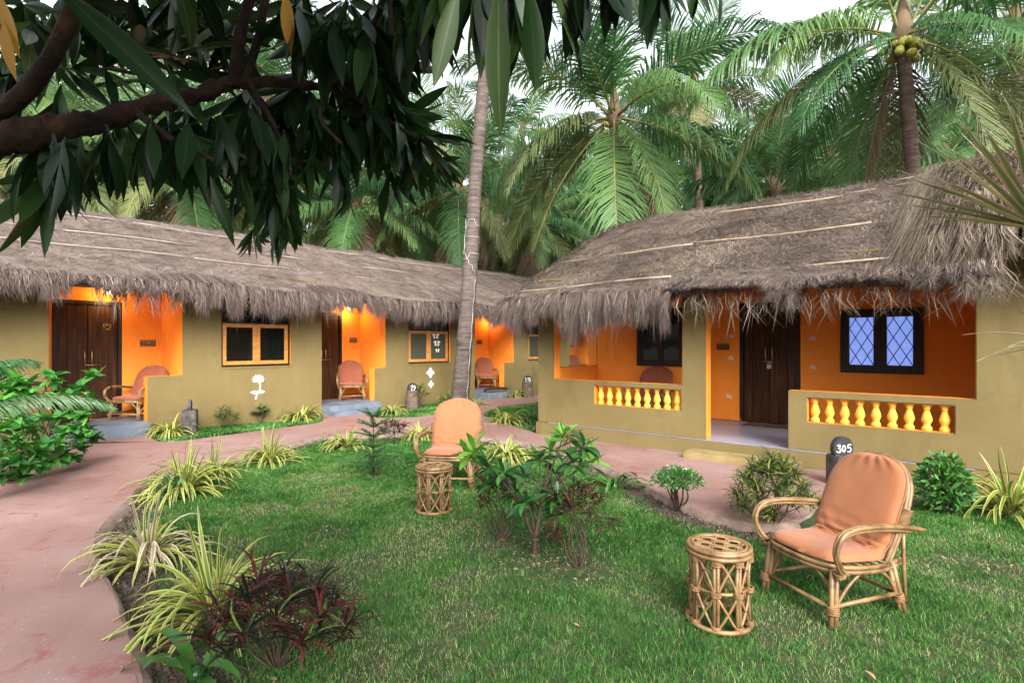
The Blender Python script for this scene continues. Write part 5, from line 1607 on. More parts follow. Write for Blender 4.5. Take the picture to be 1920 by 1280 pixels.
LEAFV = {
    'shrub': [leaf('shrub_leaf', 1.0, 0.30, dr, 0.35, M['shrub_leaf'], 7, 0.95) for dr in (0.4, 0.8, 1.2)],
    'bright': [leaf('shrub_leaf', 1.0, 0.30, dr, 0.35, M['shrub_leaf_bright'], 7, 0.95) for dr in (0.2, 0.5, 0.9)],
    'ovate': [leaf('ovate_leaf', 1.0, 0.60, dr, 0.28, M['ovate_leaf'], 8, 0.72) for dr in (0.3, 0.7, 1.1)],
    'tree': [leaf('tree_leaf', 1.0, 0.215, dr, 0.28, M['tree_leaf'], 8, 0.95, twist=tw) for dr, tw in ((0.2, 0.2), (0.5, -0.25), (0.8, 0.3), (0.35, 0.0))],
    'pale': [leaf('tree_leaf', 1.0, 0.225, dr, 0.28, M['tree_leaf_pale'], 8, 0.95, twist=tw) for dr, tw in ((0.2, 0.2), (0.45, -0.2), (0.7, 0.2))],
    'yellow': [leaf('tree_leaf', 1.0, 0.21, 0.4, 0.2, M['tree_leaf_yellow'], 8, 0.95)],
    'broad': [leaf('croton_leaf', 1.0, 0.5, 0.5, 0.2, M['croton_green'], 7, 1.0)],
    'dracaena': [make_mesh('sword_leaf', [ribbons([strap_pts(1.0, 0.0, dr)], [strap_profile(9, 0.055)], [(0, 1, 0)], np.array([random.random()]), 3, 0.4)], [M['dracaena']]) for dr in (0.15, 0.5, 1.0)],
}


def whorl(o, c, axis, n, L, kind, emin, emax, drop=0.0):
    """Leaves round a twig end; emin..emax = angle from the twig axis."""
    ax = Vector(axis).normalized(); u = ax.orthogonal().normalized(); v = ax.cross(u)
    for k in range(n):
        a = k * 2.39996 + random.uniform(-0.35, 0.35)
        e = emin + (emax - emin) * (k + random.random()) / n
        d = ax * math.cos(e) + (u * math.cos(a) + v * math.sin(a)) * math.sin(e)
        d.z -= drop
        vs = LEAFV[kind if isinstance(kind, str) else random.choice(kind)]
        s = L * random.uniform(0.72, 1.12)
        part('leaf', random.choice(vs), o, loc=Vector(c) - ax * random.uniform(0, 0.25) * L, rot=dirq(d, random.uniform(-0.5, 0.5)), scale=s)


# central leafy shrub
cs = root('leafy_shrub', 'tall glossy green shrub with bare forking stems in the middle of the lawn', 'shrub', shrub_c)
def rel(x, y, d, o):
    return W(x, y, d) - Vector(o.location)
tips = [(1058, 812, 3.95, 'bright'), (1035, 838, 4.05, 'bright'), (1095, 835, 3.85, 'shrub'), (1010, 858, 4.1, 'shrub'), (1075, 862, 3.8, 'shrub'), (1040, 885, 4.1, 'shrub'), (1110, 862, 4.0, 'bright'),
        (985, 885, 4.0, 'shrub'), (890, 838, 4.1, 'bright'), (915, 868, 4.0, 'shrub'), (945, 885, 3.9, 'shrub'), (880, 852, 4.25, 'bright'), (930, 905, 4.15, 'shrub'), (985, 935, 3.85, 'shrub'),
        (1045, 925, 3.9, 'shrub'), (960, 920, 4.1, 'shrub'), (1085, 905, 4.15, 'shrub'), (1000, 945, 4.1, 'shrub'), (1062, 955, 4.0, 'shrub')]
P_ = [(rel(x, y, d, cs), k) for x, y, d, k in tips]
fk = rel(1003, 1008, 3.95, cs); fk2 = rel(1015, 930, 3.95, cs); fk3 = rel(985, 955, 3.98, cs)
ch = [tube(curve([(0, 0, -0.03), Vector((0, 0, 0.06)), fk], 8), np.linspace(0.021, 0.017, 9), 8)]
ch += [tube(curve([fk, fk.lerp(fk2, 0.5) + Vector((0.01, 0, 0)), fk2], 10), np.linspace(0.015, 0.011, 11), 7), tube(curve([fk, fk.lerp(fk3, 0.55) + Vector((-0.01, 0.01, 0)), fk3], 10), np.linspace(0.013, 0.009, 11), 7)]
for p, k in P_:
    b = min((fk2, fk3, fk), key=lambda q: (q - p).length + (0.3 if q is fk else 0))
    if p.z < b.z + 0.03:
        b = fk
    c = curve([b, b.lerp(p, 0.5) + Vector((random.uniform(-.02, .02), random.uniform(-.02, .02), 0.015)), p], 10)
    ch.append(tube(c, np.linspace(0.008, 0.004, len(c)), 6))
part('stem', make_mesh('stem', ch, [M['dark_stem']]), cs)
for p, k in P_:
    whorl(cs, p, (random.uniform(-0.35, 0.35), random.uniform(-0.35, 0.35), 1), 12, 0.185 if k == 'bright' else 0.175, k, 0.25, 1.85, 0.06)

# lush ovate-leaved shrubs at the left of the path
def ovate_shrub(x, y, lab, tips, L, nl):
    o = root('garden_shrub', lab, 'shrub', G(x, y), 0, 'broad-leaved shrubs left of the path')
    Q = [rel(a, b, d, o) for a, b, d in tips]
    part('stem', make_mesh('stem', stems((0, 0, -0.03), Q, 0.012, 0.005, M['dark_stem'], 0.12), [M['dark_stem']]), o)
    for q in Q:
        whorl(o, q, (random.uniform(-0.5, 0.5), random.uniform(-0.5, 0.5), 1), nl, L, 'ovate', 0.5, 1.7, 0.15)


ovate_shrub(70, 862, 'leafy broad-leaved shrub spreading over the path edge before the left double door', [(20, 770, 6.6), (60, 735, 6.9), (100, 712, 7.1), (130, 740, 6.8), (155, 775, 6.6), (85, 780, 6.3), (40, 800, 6.1), (120, 805, 6.3), (10, 720, 7.0), (150, 815, 6.6), (105, 830, 6.2), (60, 790, 6.4), (130, 770, 7.0), (30, 790, 6.3), (90, 745, 6.7), (140, 800, 6.3), (70, 830, 6.0), (20, 835, 5.9), (110, 780, 6.5), (165, 800, 6.7), (120, 850, 6.4), (90, 862, 6.2), (150, 838, 6.7), (50, 870, 6.0), (30, 850, 5.9), (175, 820, 6.9), (140, 855, 6.5), (70, 845, 6.1)], 0.155, 14)
ovate_shrub(10, 905, 'nearest broad-leaved shrub at the left edge of the photo', [(0, 800, 5.4), (40, 830, 5.5), (-40, 820, 5.2), (70, 845, 5.7), (20, 862, 5.3), (-30, 870, 5.2), (60, 800, 5.9), (20, 820, 5.2), (-10, 845, 5.0), (50, 870, 5.5), (85, 830, 5.9), (30, 780, 5.6), (10, 890, 5.3), (45, 890, 5.5), (-20, 895, 5.2), (75, 868, 5.8)], 0.14, 15)
ovate_shrub(-60, 850, 'taller broad-leaved shrub rising at the left edge before the olive wall', [(-30, 690, 7.2), (10, 690, 7.3), (30, 705, 7.2), (-60, 720, 7.0), (40, 740, 7.0), (0, 750, 6.8), (20, 725, 7.0), (-20, 710, 7.1), (50, 715, 7.1), (15, 770, 6.5)], 0.22, 12)
ovate_shrub(165, 812, 'small broad-leaved sprig in front of the dark left door', [(165, 745, 7.6), (185, 755, 7.7), (150, 725, 7.6), (175, 700, 7.7), (140, 760, 7.5), (120, 735, 7.6), (100, 700, 7.5)], 0.22, 10)

# small shrubs
def small_shrub(x, y, R, H, n, L, mat, lab, bare=0.0, flowers=0, shape=1.0, name='small_shrub', squash=0.6):
    o = root(name, lab, 'shrub', G(x, y))
    tips = [(R * 0.7 * math.cos(k * 2.4) * math.sqrt((k + .5) / 12), R * 0.7 * math.sin(k * 2.4) * math.sqrt((k + .5) / 12), H * random.uniform(0.72, 0.95)) for k in range(12)]
    part('stem', make_mesh('stem', stems((0, 0, -0.03), tips, 0.008, 0.003, M['bark'], 0.12), [M['bark']]), o)
    d = norm(rng.normal(0, 1, (n, 3))); r = rng.random(n) ** 0.4
    zc = H * (bare + 1) / 2; rz = H * (1 - bare) / 2
    c = d * r[:, None] * np.array((R, R, rz)) + np.array((0, 0, zc))
    c[:, :2] *= (1 - 0.45 * shape * ((c[:, 2] - zc) / rz)[:, None] * 0.5)
    dd = norm(d * np.array((1, 1, 0.6)) + rng.normal(0, 0.6, (n, 3)) + np.array((0, 0, 0.35)))
    s = norm(np.cross(dd, rng.normal(0, 1, (n, 3))))
    l = L * rng.uniform(0.6, 1.2, n)[:, None]
    P = np.stack([c, c + dd * l * 0.5, c + dd * l], 1)
    w = (l * 0.42)[:, 0]
    part('leaves', make_mesh('leaves', [ribbons(P, np.stack([w * 0.3, w, w * 0], 1), s, rng.random(n))], [mat]), o, kind='stuff')
    for k in range(flowers):
        a = random.uniform(0, 6.28); q = Vector((R * 0.8 * math.cos(a) * random.random(), R * 0.8 * math.sin(a) * random.random(), H * random.uniform(0.96, 1.04)))
        fl = [(q.x + 0, q.y, q.z)]
        Pf = np.array([[q, q + Vector((0.007 * math.cos(t), 0.007 * math.sin(t), 0.003)), q + Vector((0.011 * math.cos(t), 0.011 * math.sin(t), 0.0))] for t in np.linspace(0, 6.28, 6)[:-1]])
        part('flower', make_mesh('flower', [ribbons(Pf, np.tile((0.003, 0.008, 0), (5, 1)), np.array([(-math.sin(t), math.cos(t), 0) for t in np.linspace(0, 6.28, 6)[:-1]]))], [M['petal']]), o)
    return o


small_shrub(1270, 955, 0.22, 0.38, 1500, 0.035, M['small_leaf'], 'small clipped mushroom-shaped bush with bare stems and tiny white flowers by the path', 0.52, 10)
small_shrub(1770, 962, 0.20, 0.52, 900, 0.075, M['small_leaf'], 'upright dark green bush against the olive wall right of the front armchair', 0.05, 0)
small_shrub(318, 940, 0.13, 0.24, 320, 0.04, M['small_leaf'], 'little bush with white flowers at the foot of the wide striped plant', 0.1, 12)
cb = root('croton_shrub', 'small broad-leaved yellow-green croton under the painted lotus', 'shrub', G(490, 795), 0, 'crotons in the garden beds')
part('stem', make_mesh('stem', stems((0, 0, -0.03), [(0, 0, .3), (.1, .05, .24), (-.12, 0, .22)], 0.01, 0.005, M['dark_stem']), [M['dark_stem']]), cb)
for q in ((0, 0, .3), (.1, .05, .24), (-.12, 0, .22), (0, 0, .2)):
    whorl(cb, q, (0, 0, 1), 9, 0.14, 'broad', 0.3, 1.5)

# Norfolk pine sapling
pn = root('pine_sapling', 'young tiered pine sapling on the lawn left of the rear stool', 'tree', G(700, 892))
Hp = 0.74
part('trunk', make_mesh('trunk', [tube([(0, 0, -0.03), (0.005, 0, Hp * 0.5), (0, 0.005, Hp)], [0.012, 0.008, 0.003], 7)], [M['dark_stem']]), pn)
for tier in range(6):
    z = 0.10 + tier * 0.115; Lb = 0.40 * (1 - tier / 8.5)
    for k in range(6):
        a = k * math.pi / 3 + tier * 0.5 + random.uniform(-0.1, 0.1)
        pts = curve([(0, 0, z), (Lb * 0.5 * math.cos(a), Lb * 0.5 * math.sin(a), z + 0.05), (Lb * math.cos(a), Lb * math.sin(a), z + 0.03 + 0.012 * tier)], 10)
        nn = 46
        Pn, Sn = [], []
        for j in range(nn):
            f = j / nn; q = pts[min(len(pts) - 1, int(f * (len(pts) - 1)))].lerp(pts[min(len(pts) - 1, int(f * (len(pts) - 1)) + 1)], f * (len(pts) - 1) % 1)
            for sg in (-1, 1):
                dr = Vector((math.cos(a + sg * 0.9), math.sin(a + sg * 0.9), random.uniform(-0.2, 0.5))).normalized()
                l = 0.055 * (1 - 0.5 * f) * random.uniform(0.8, 1.2)
                Pn.append([q, q + dr * l * 0.6, q + dr * l]); Sn.append((math.cos(a), math.sin(a), 0.2))
        part('branch', make_mesh('branch', [tube(pts, np.linspace(0.005, 0.002, len(pts)), 5), ribbons(Pn, np.tile((0.009, 0.012, 0), (len(Pn), 1)), Sn)], [M['needle']]), pn)


# ---------------------------------------------------------------- coconut palms
def frond_mesh(elev, droop, L=1.0, n=70, mats=('frond', 'rachis'), hang=0.55, seed=0, wid=0.0115, ll=0.30):
    r = np.random.default_rng(seed)
    K = 16
    pts, x, z = [], 0.0, 0.0
    for k in range(K):
        pts.append((x, 0, z))
        a = elev - droop * ((k + 0.5) / (K - 1)) ** 1.35
        x += L / (K - 1) * math.cos(a); z += L / (K - 1) * math.sin(a)
    P = np.array(pts); T = norm(np.gradient(P, axis=0))
    ch = [tube(P, np.linspace(0.0075, 0.001, K), 5, mat=1)]
    s = np.linspace(0.14, 0.995, n)
    Ps, Ss = [], []
    for sg in (-1, 1):
        ss = np.clip(s + r.normal(0, 0.004, n), 0.12, 1)
        b = np.stack([np.interp(ss, np.linspace(0, 1, K), P[:, i]) for i in range(3)], 1)
        t = norm(np.stack([np.interp(ss, np.linspace(0, 1, K), T[:, i]) for i in range(3)], 1))
        up = norm(np.cross(t, np.array((0, 1.0, 0)))) * -1.0
        up = np.where((up[:, 2:3] < 0), -up, up) if elev > -0.9 else up
        ang = np.interp(ss, [0.12, 0.5, 1], [0.55, 0.75, 1.15]) + r.normal(0, 0.07, n)
        side = np.array((0, sg, 0.0))
        d = norm(np.cos(ang)[:, None] * side + np.sin(ang)[:, None] * t + 0.22 * up)
        l = ll * np.interp(ss, [0.12, 0.3, 0.6, 0.9, 1], [0.62, 0.95, 1.0, 0.62, 0.30]) * r.uniform(0.85, 1.1, n)
        h = hang * r.uniform(0.45, 1.5, n)[:, None]
        grp = (np.sin(ss * 61 + seed * 1.7 + sg) + np.sin(ss * 23 + seed)) * 0.045
        d = norm(d + t * grp[:, None] + up * (0.5 * grp[:, None]))
        p1 = b + d * l[:, None] * 0.45
        d2 = norm(d * (1 - 0.35 * h) + np.array((0, 0, -0.75)) * h)
        p2 = p1 + d2 * l[:, None] * 0.33
        d3 = norm(d2 + np.array((0, 0, -0.9)) * h)
        p3 = p2 + d3 * l[:, None] * 0.25
        Ps.append(np.stack([b, p1, p2, p3], 1)); Ss.append(t)
    Ps = np.concatenate(Ps); Ss = np.concatenate(Ss)
    w = wid * r.uniform(0.8, 1.2, len(Ps))
    base = r.random(len(Ps)) * 0.6 + 0.4 * r.random()
    ch.append(ribbons(Ps, np.stack([w * 0.7, w, w * 0.8, w * 0], 1), Ss, base, mat=0))
    return make_mesh('frond', ch, [M[mats[0]], M[mats[1]]])


BINS = [1.35, 1.0, 0.7, 0.4, 0.1, -0.3, -0.8]
DROP = [0.8, 1.05, 1.2, 1.2, 1.1, 0.85, 0.5]
HANG = [0.3, 0.5, 0.8, 1.05, 1.15, 1.0, 0.6]
FR = {'near': [[frond_mesh(e, d * (0.9 + 0.2 * v), n=96, hang=h, wid=0.0105, seed=i * 7 + v, mats=('frond_old', 'rachis') if i >= 5 and v else ('frond', 'rachis')) for v in range(2)] for i, (e, d, h) in enumerate(zip(BINS, DROP, HANG))],
      'far': [[frond_mesh(e, d, n=46, hang=h, seed=90 + i, wid=0.016, mats=('frond', 'rachis') if i < 6 else ('frond_old', 'rachis'))] for i, (e, d, h) in enumerate(zip(BINS, DROP, HANG))],
      'dead': [frond_mesh(-1.25, 0.25, n=60, hang=0.4, seed=200, mats=('frond_dead', 'frond_dead')), frond_mesh(-1.0, 0.45, n=60, hang=0.5, seed=201, mats=('frond_dead', 'frond_dead'))]}
nut_me = make_mesh('coconut', [lathe([(0.01, -0.13), (0.06, -0.115), (0.098, -0.05), (0.105, 0.0), (0.09, 0.06), (0.05, 0.11), (0.015, 0.13)], 10)], [M['coconut']])
crown_me = make_mesh('crown_core', [lathe([(0.10, -0.35), (0.17, -0.1), (0.22, 0.05), (0.16, 0.3), (0.06, 0.7), (0.01, 0.95)], 9)], [M['frond_dead']])
trunk_cache = {}


def palm(lab, crown, base, n_fr, L, r, lod='near', nuts=0, dead=2, mat='trunk_brown', group='coconut palms behind the cottages', bow=0.0, skew=None, rings=True, emin=-0.85, phase=None, upright=1.4, clear=None):
    prng = random.Random(lab)
    base, crown = Vector(base), Vector(crown)
    o = root('coconut_palm', lab, 'tree', base, 0, group)
    top = crown - base
    side = Vector((-top.y, top.x, 0)).normalized() if Vector((top.x, top.y, 0)).length > 0.01 else Vector((1, 0, 0))
    mid = top * 0.5 + side * bow + Vector((-top.x * 0.12, -top.y * 0.12, 0))
    n = 70 if rings else 14
    c = curve([(0, 0, -0.2), top * 0.25 * 0.9 + Vector((0, 0, 0)) * 0, mid, top], n)
    f = np.linspace(0, 1, len(c))
    rad = r * (1.0 - 0.32 * f + 0.38 * np.exp(-f * len(c) / 5.0 * (len(c) / 70.0 if rings else 1)))
    if rings:
        rad = rad * (1 + 0.028 * np.sin(np.arange(len(c)) * 2.2) + 0.015 * np.sin(np.arange(len(c)) * 0.9))
    part('trunk', make_mesh('trunk', [tube(c, rad, 16 if rings else 8)], [M[mat]]), o)
    part('crown_core', crown_me, o, loc=top, scale=r / 0.16)
    ph = prng.uniform(0, 6.28) if phase is None else phase
    for k in range(n_fr):
        e = upright - (upright - emin) * (k + 0.5) / n_fr
        i = min(range(7), key=lambda q: abs(BINS[q] - e))
        az = ph + k * 2.39996 + prng.uniform(-0.25, 0.25)
        if clear is not None and e < 0.6:
            df = (az - clear + math.pi) % (2 * math.pi) - math.pi
            if abs(df) < 0.5:
                az += 0.6 if df >= 0 else -0.6
        part('frond', prng.choice(FR[lod][i]), o, loc=top + Vector((0.1 * math.cos(az), 0.1 * math.sin(az), 0.05)), rot=(prng.uniform(-0.3, 0.3), prng.uniform(-0.12, 0.12), az), scale=L * prng.uniform(0.85, 1.1))
    for k in range(dead):
        az = prng.uniform(0, 6.28)
        part('frond', FR['dead'][k % 2], o, loc=top, rot=(prng.uniform(-0.3, 0.3), 0, az), scale=L * prng.uniform(0.7, 0.9), label='dry brown frond')
    for k in range(nuts):
        az = prng.uniform(0, 6.28); rr = prng.uniform(0.18, 0.36)
        part('coconut', nut_me, o, loc=top + Vector((rr * math.cos(az), rr * math.sin(az), prng.uniform(-0.5, -0.1))), rot=(prng.uniform(0, 3), prng.uniform(0, 3), 0), scale=0.78)
    return o


def gp(x, d):
    p = W(x, HY, d); p.z = 0
    return p


# the leaning trunk in front of the row
tb = Vector((8.80, 8.95, 0))
lean = palm('leaning grey coconut trunk wrapped with a white cable, rising in front of the cottage row', W(948, -270, 12.2), tb, 22, 4.2, 0.185, 'near', 6, 2, 'trunk_grey', 'coconut palm in the garden', 0.18, emin=-0.2)
tr = [c for c in lean.children if c.name.startswith('trunk')][0]
tv = np.array([v.co[:] for v in tr.data.vertices])[:-2].reshape(-1, 16, 3)
cen = tv.mean(1); rr_ = np.linalg.norm(tv[:, 0] - cen, axis=1)
def trunk_point(z, ang, k=1.04):
    i = int(np.clip(np.searchsorted(cen[:, 2], z), 0, len(cen) - 1))
    return Vector(cen[i]) + Vector((math.cos(ang), math.sin(ang), 0)) * (rr_[i] * k + 0.006)
vis = math.radians(220)                                # direction from the trunk towards the camera
cab = [trunk_point(0.1 + 2.9 * k / 40, vis + 0.85 + 0.05 * math.sin(k)) for k in range(41)]
cab += [trunk_point(3.0 + 0.5 * k / 10, vis + 0.85 - 1.9 * k / 10) for k in range(1, 11)]
cab += [trunk_point(3.5 + 0.7 * k / 10, vis - 1.05 + 0.06 * math.sin(k)) for k in range(1, 11)]
cable = [tube(cab, 0.005, 6)]
for z in (3.35, 3.75, 4.1):
    cable.append(tube([trunk_point(z + 0.05 * math.sin(t + z), t) for t in np.linspace(0, 2 * math.pi, 20, endpoint=False)], 0.005, 6, True))
part('cable', make_mesh('cable', cable, [M['rope']]), lean)

palm('big coconut palm with drooping fronds rising between the two thatched roofs', W(1152, 225, 16.5), gp(1162, 16.8), 21, 5.1, 0.19, 'near', 5, 3, 'trunk_brown', bow=0.15, emin=-0.95, phase=0.6)
palm('tall coconut palm with a bunch of green nuts behind the right cottage', W(1692, 75, 12.2), gp(1716, 12.4), 20, 4.7, 0.19, 'near', 22, 2, 'trunk_brown', bow=0.12, emin=-0.9, phase=1.9, clear=math.atan2(-1.3, -14.6))
palm('coconut palm laden with nuts behind the cottage row under the overhanging leaves', W(668, 390, 22.5), gp(672, 22.5), 24, 4.4, 0.19, 'near', 22, 2, emin=-0.9)
palm('coconut palm with high upright fronds right of the big drooping palm', W(1300, 170, 21), gp(1322, 21), 16, 4.4, 0.2, 'near', 4, 2, emin=-0.85)
palm('low young palm beyond the right roof ridge', W(1452, 360, 17.5), gp(1455, 17.5), 14, 3.4, 0.16, 'near', 0, 1, emin=-0.2)
palm('slender palm with a dry skirt beyond the gap between the roofs', W(1012, 425, 28), gp(1014, 28), 22, 4.2, 0.17, 'near', 4, 5, emin=-0.9)
palm('thin palm just right of the leaning trunk in the distance', W(938, 395, 30), gp(938, 30), 20, 4.6, 0.17, 'far', 4, 4)
palm('palm hidden partly by the leaning trunk', W(860, 360, 24), gp(858, 24), 22, 4.6, 0.18, 'near', 6, 4)
palm('shaggy palm with brown fronds behind the left end of the row', W(345, 330, 18.5), gp(345, 18.5), 22, 4.2, 0.19, 'near', 3, 7, emin=-1.0)
palm('palm at the far left behind the thatched row', W(110, 240, 17), gp(100, 17), 22, 4.2, 0.19, 'near', 3, 2)
palm('palm showing between dark leaves above the left roof', W(500, 190, 20), gp(490, 20), 22, 4.6, 0.19, 'near', 3, 2)
palm('tall palm at the right edge beyond the upper thatch', W(1905, 60, 15), gp(1915, 15), 22, 4.4, 0.19, 'near', 0, 2)
palm('palm peeping over the right ridge between two larger palms', W(1560, 300, 22), gp(1560, 22), 20, 4.6, 0.18, 'near', 2, 3, emin=-0.9)
FARL = ['beyond the left frame edge of the row', 'above the left end of the long roof', 'behind the bough over the left roof', 'in the shade behind the bough fork', 'behind the hanging leaf cluster', 'left of the nut-laden palm', 'close behind the nut-laden palm', 'right of the nut-laden palm', 'above the long roof left of the leaning trunk', 'low between the nut-laden palm and the leaning trunk', 'just behind the leaning trunk', 'between the leaning trunk and the dry-skirted palm', 'right behind the dry-skirted palm', 'low left of the big drooping palm', 'straight behind the big drooping palm', 'over the right shoulder of the big drooping palm', 'low beyond the balustraded roof left of the ridge middle', 'left of the low young palm', 'right next to the low young palm', 'above the low young palm', 'under the tall nut palm on its left', 'behind the tall nut palm', 'right of the tall nut palm trunk', 'high behind the upper thatch', 'beyond the right frame edge']
far = [(-60, 250, 24), (40, 300, 30), (215, 250, 26), (300, 180, 33), (430, 300, 32), (560, 330, 34), (620, 250, 38), (730, 300, 36), (800, 250, 33), (770, 400, 40), (905, 290, 42), (980, 250, 36), (1060, 330, 38),
       (1105, 400, 33), (1180, 300, 34), (1250, 320, 32), (1270, 400, 28), (1390, 330, 30), (1420, 370, 26), (1500, 330, 34), (1610, 340, 30), (1640, 320, 38), (1770, 300, 25), (1830, 250, 32), (1990, 220, 24)]
wordsx = ['far left', 'left', 'middle', 'right']
for k, (x, y, d) in enumerate(far):
    palm('distant palm ' + FARL[k], W(x, y, d), gp(x + random.uniform(-20, 20), d), 18, 4.8, 0.18, 'far', 0, 2, group='distant palms of the grove', rings=False, emin=-0.95)

# bushy trees closing the view between the palms
def leaf_cloud(n, rad, L, lumps, seed):
    r = np.random.default_rng(seed)
    lc = norm(r.normal(0, 1, (lumps, 3))) * r.uniform(0.35, 0.8, (lumps, 1)) * np.array(rad)
    lr = r.uniform(0.25, 0.5, lumps)
    k = r.integers(0, lumps, n)
    d = norm(r.normal(0, 1, (n, 3)))
    c = lc[k] + d * (lr[k] * r.uniform(0.6, 1.05, n))[:, None] * np.array(rad)
    dd = norm(d + r.normal(0, 0.7, (n, 3)) + np.array((0, 0, -0.2)))
    s = norm(np.cross(dd, r.normal(0, 1, (n, 3))))
    l = L * r.uniform(0.6, 1.3, n)[:, None]
    w = (l * 0.5)[:, 0]
    return ribbons(np.stack([c, c + dd * l * 0.5, c + dd * l], 1), np.stack([w * 0.3, w, w * 0], 1), s, np.clip(r.normal(0.45, 0.22, n), 0, 1))


CLOUD = [make_mesh('crown', [leaf_cloud(6500, (3.2, 3.2, 2.6), 0.42, 16, 300 + k)], [M['far_leaf']]) for k in range(3)]
LOWC = [make_mesh('crown', [leaf_cloud(5000, (2.2, 2.2, 1.5), 0.26, 12, 320 + k)], [M['far_leaf']]) for k in range(2)]
def bush_tree(x, d, h, lab, sc=1.0, low=False, group='broad-leaved trees closing off the grove'):
    o = root('leafy_tree', lab, 'tree', gp(x, d), random.uniform(0, 6.28), group)
    part('trunk', make_mesh('trunk', [tube([(0, 0, -0.1), (0.1, 0.05, h * 0.5), (0, 0.1, h)], [0.18, 0.14, 0.06], 8)] + stems((0, 0, h * 0.4), [(1.2, 0.4, h), (-0.9, 0.8, h * 1.05), (0.2, -1.1, h * 0.95)], 0.09, 0.03, M['bark']), [M['bark']]), o)
    part('crown', random.choice(LOWC if low else CLOUD), o, loc=(0, 0, h), scale=sc)


FILL = ['low palm crown behind the left end of the roof ridge', 'low palm crown behind the bough tip', 'low palm crown under the hanging leaf cluster', 'low palm crown above the lotus wall roof', 'low palm crown left of the nut-laden palm trunk', 'low palm crown right of the nut-laden palm trunk', 'low palm crown left of the leaning trunk, over the ridge', 'low palm crown in the roof gap', 'low palm crown right of the roof gap', 'low palm crown behind the big drooping palm trunk', 'low palm crown over the middle of the right ridge', 'low palm crown left of the tall nut palm trunk', 'low palm crown between the young palm and the tall nut palm', 'low palm crown right of the tall nut palm trunk', 'second low palm crown beyond the left frame edge']
for k, (x, y, d) in enumerate([(60, 360, 27), (180, 340, 30), (400, 390, 28), (520, 380, 33), (610, 420, 30), (740, 430, 29), (810, 380, 34), (985, 440, 36), (1085, 390, 34), (1210, 380, 30), (1360, 360, 28), (1580, 350, 27), (1520, 330, 33), (1760, 280, 30), (-90, 330, 28)]):
    palm('distant ' + FILL[k], W(x, y, d), gp(x + random.uniform(-20, 20), d), 20, 4.6, 0.18, 'far', 0, 1, group='distant palms of the grove', rings=False, emin=-0.95)
wood = []
for k, x in enumerate(range(-260, 2240, 100)):
    p = gp(x + random.uniform(-30, 30), random.uniform(42, 50))
    V, Q, T, U, Rn, mi = leaf_cloud(4200, (3.4, 3.4, 3.0), 0.55, 12, 400 + k)
    wood.append((V * random.uniform(0.9, 1.25) + np.array((p.x, p.y, random.uniform(3.4, 5.2))), Q, T, U, Rn, mi))
    wood.append((V[:, [1, 0, 2]] * random.uniform(0.9, 1.3) + np.array((p.x + 1.5, p.y + 2, random.uniform(8.0, 11.0))), Q, T, U, Rn, mi))
wd = part('far_woodland', make_mesh('far_woodland', wood, [M['far_leaf']]), kind='stuff')
wd['label'] = 'hazy mass of leafy trees far behind the palms'; wd['category'] = 'woodland'
bush_tree(1000, 27, 2.2, 'dense low bush seen in the gap between the two roofs', 1.0, True)
bush_tree(1085, 31, 2.6, 'low bush right of the gap between the roofs', 1.1, True)
bush_tree(905, 33, 2.6, 'low bush behind the leaning trunk', 1.1, True)
bush_tree(1180, 30, 3.0, 'round bush beneath the big drooping palm', 1.2, True)
bush_tree(760, 32, 3.2, 'bush under the nut-laden palm beyond the row', 1.2, True)
bush_tree(1330, 26, 3.6, 'bush beyond the right roof ridge', 1.1, True)
bush_tree(1480, 27, 3.6, 'bush beyond the young palm over the ridge', 1.1, True)
bush_tree(200, 26, 3.8, 'bush behind the left part of the thatched row', 1.3, True)
bush_tree(440, 30, 3.8, 'bush behind the thatched row above the lotus wall', 1.3, True)
# greenery behind the viewer, which the dark panes mirror
for k, (u, v) in enumerate(((-6.5, -7.0), (2.5, -11.5), (-10.5, 2.0))):
    o = root('leafy_tree', 'garden tree behind the viewpoint, mirrored in the window panes', 'tree', (u, v, 0), k, 'trees behind the viewpoint')
    part('trunk', make_mesh('trunk', [tube([(0, 0, -0.1), (0.1, 0, 1.5), (0, 0.1, 3)], [0.16, 0.12, 0.06], 8)], [M['bark']]), o)
    part('crown', CLOUD[k % 3], o, loc=(0, 0, 2.6), scale=0.75)

# ---------------------------------------------------------------- foreground tree over the camera
ft_base = W(-1150, HY, 1.5); ft_base.z = 0
ft = root('overhanging_tree', 'dark glossy-leaved tree whose brown bough crosses the top left of the view', 'tree', ft_base)
RF = lambda x, y, d: W(x, y, d) - ft_base
RT3, FW3 = Vector((RT[0], RT[1], 0)), Vector((FW[0], FW[1], 0))
def roughen(me, amp, sc):
    for v in me.vertices:
        q = v.co * sc
        d = Vector((mnoise.noise(q), mnoise.noise(q + Vector((9, 3, 5))), mnoise.noise(q + Vector((-4, 7, 2)))))
        q = v.co * sc * 4.3
        d += 0.55 * Vector((mnoise.noise(q), mnoise.noise(q + Vector((9, 3, 5))), mnoise.noise(q + Vector((-4, 7, 2)))))
        v.co += d * amp
    return me


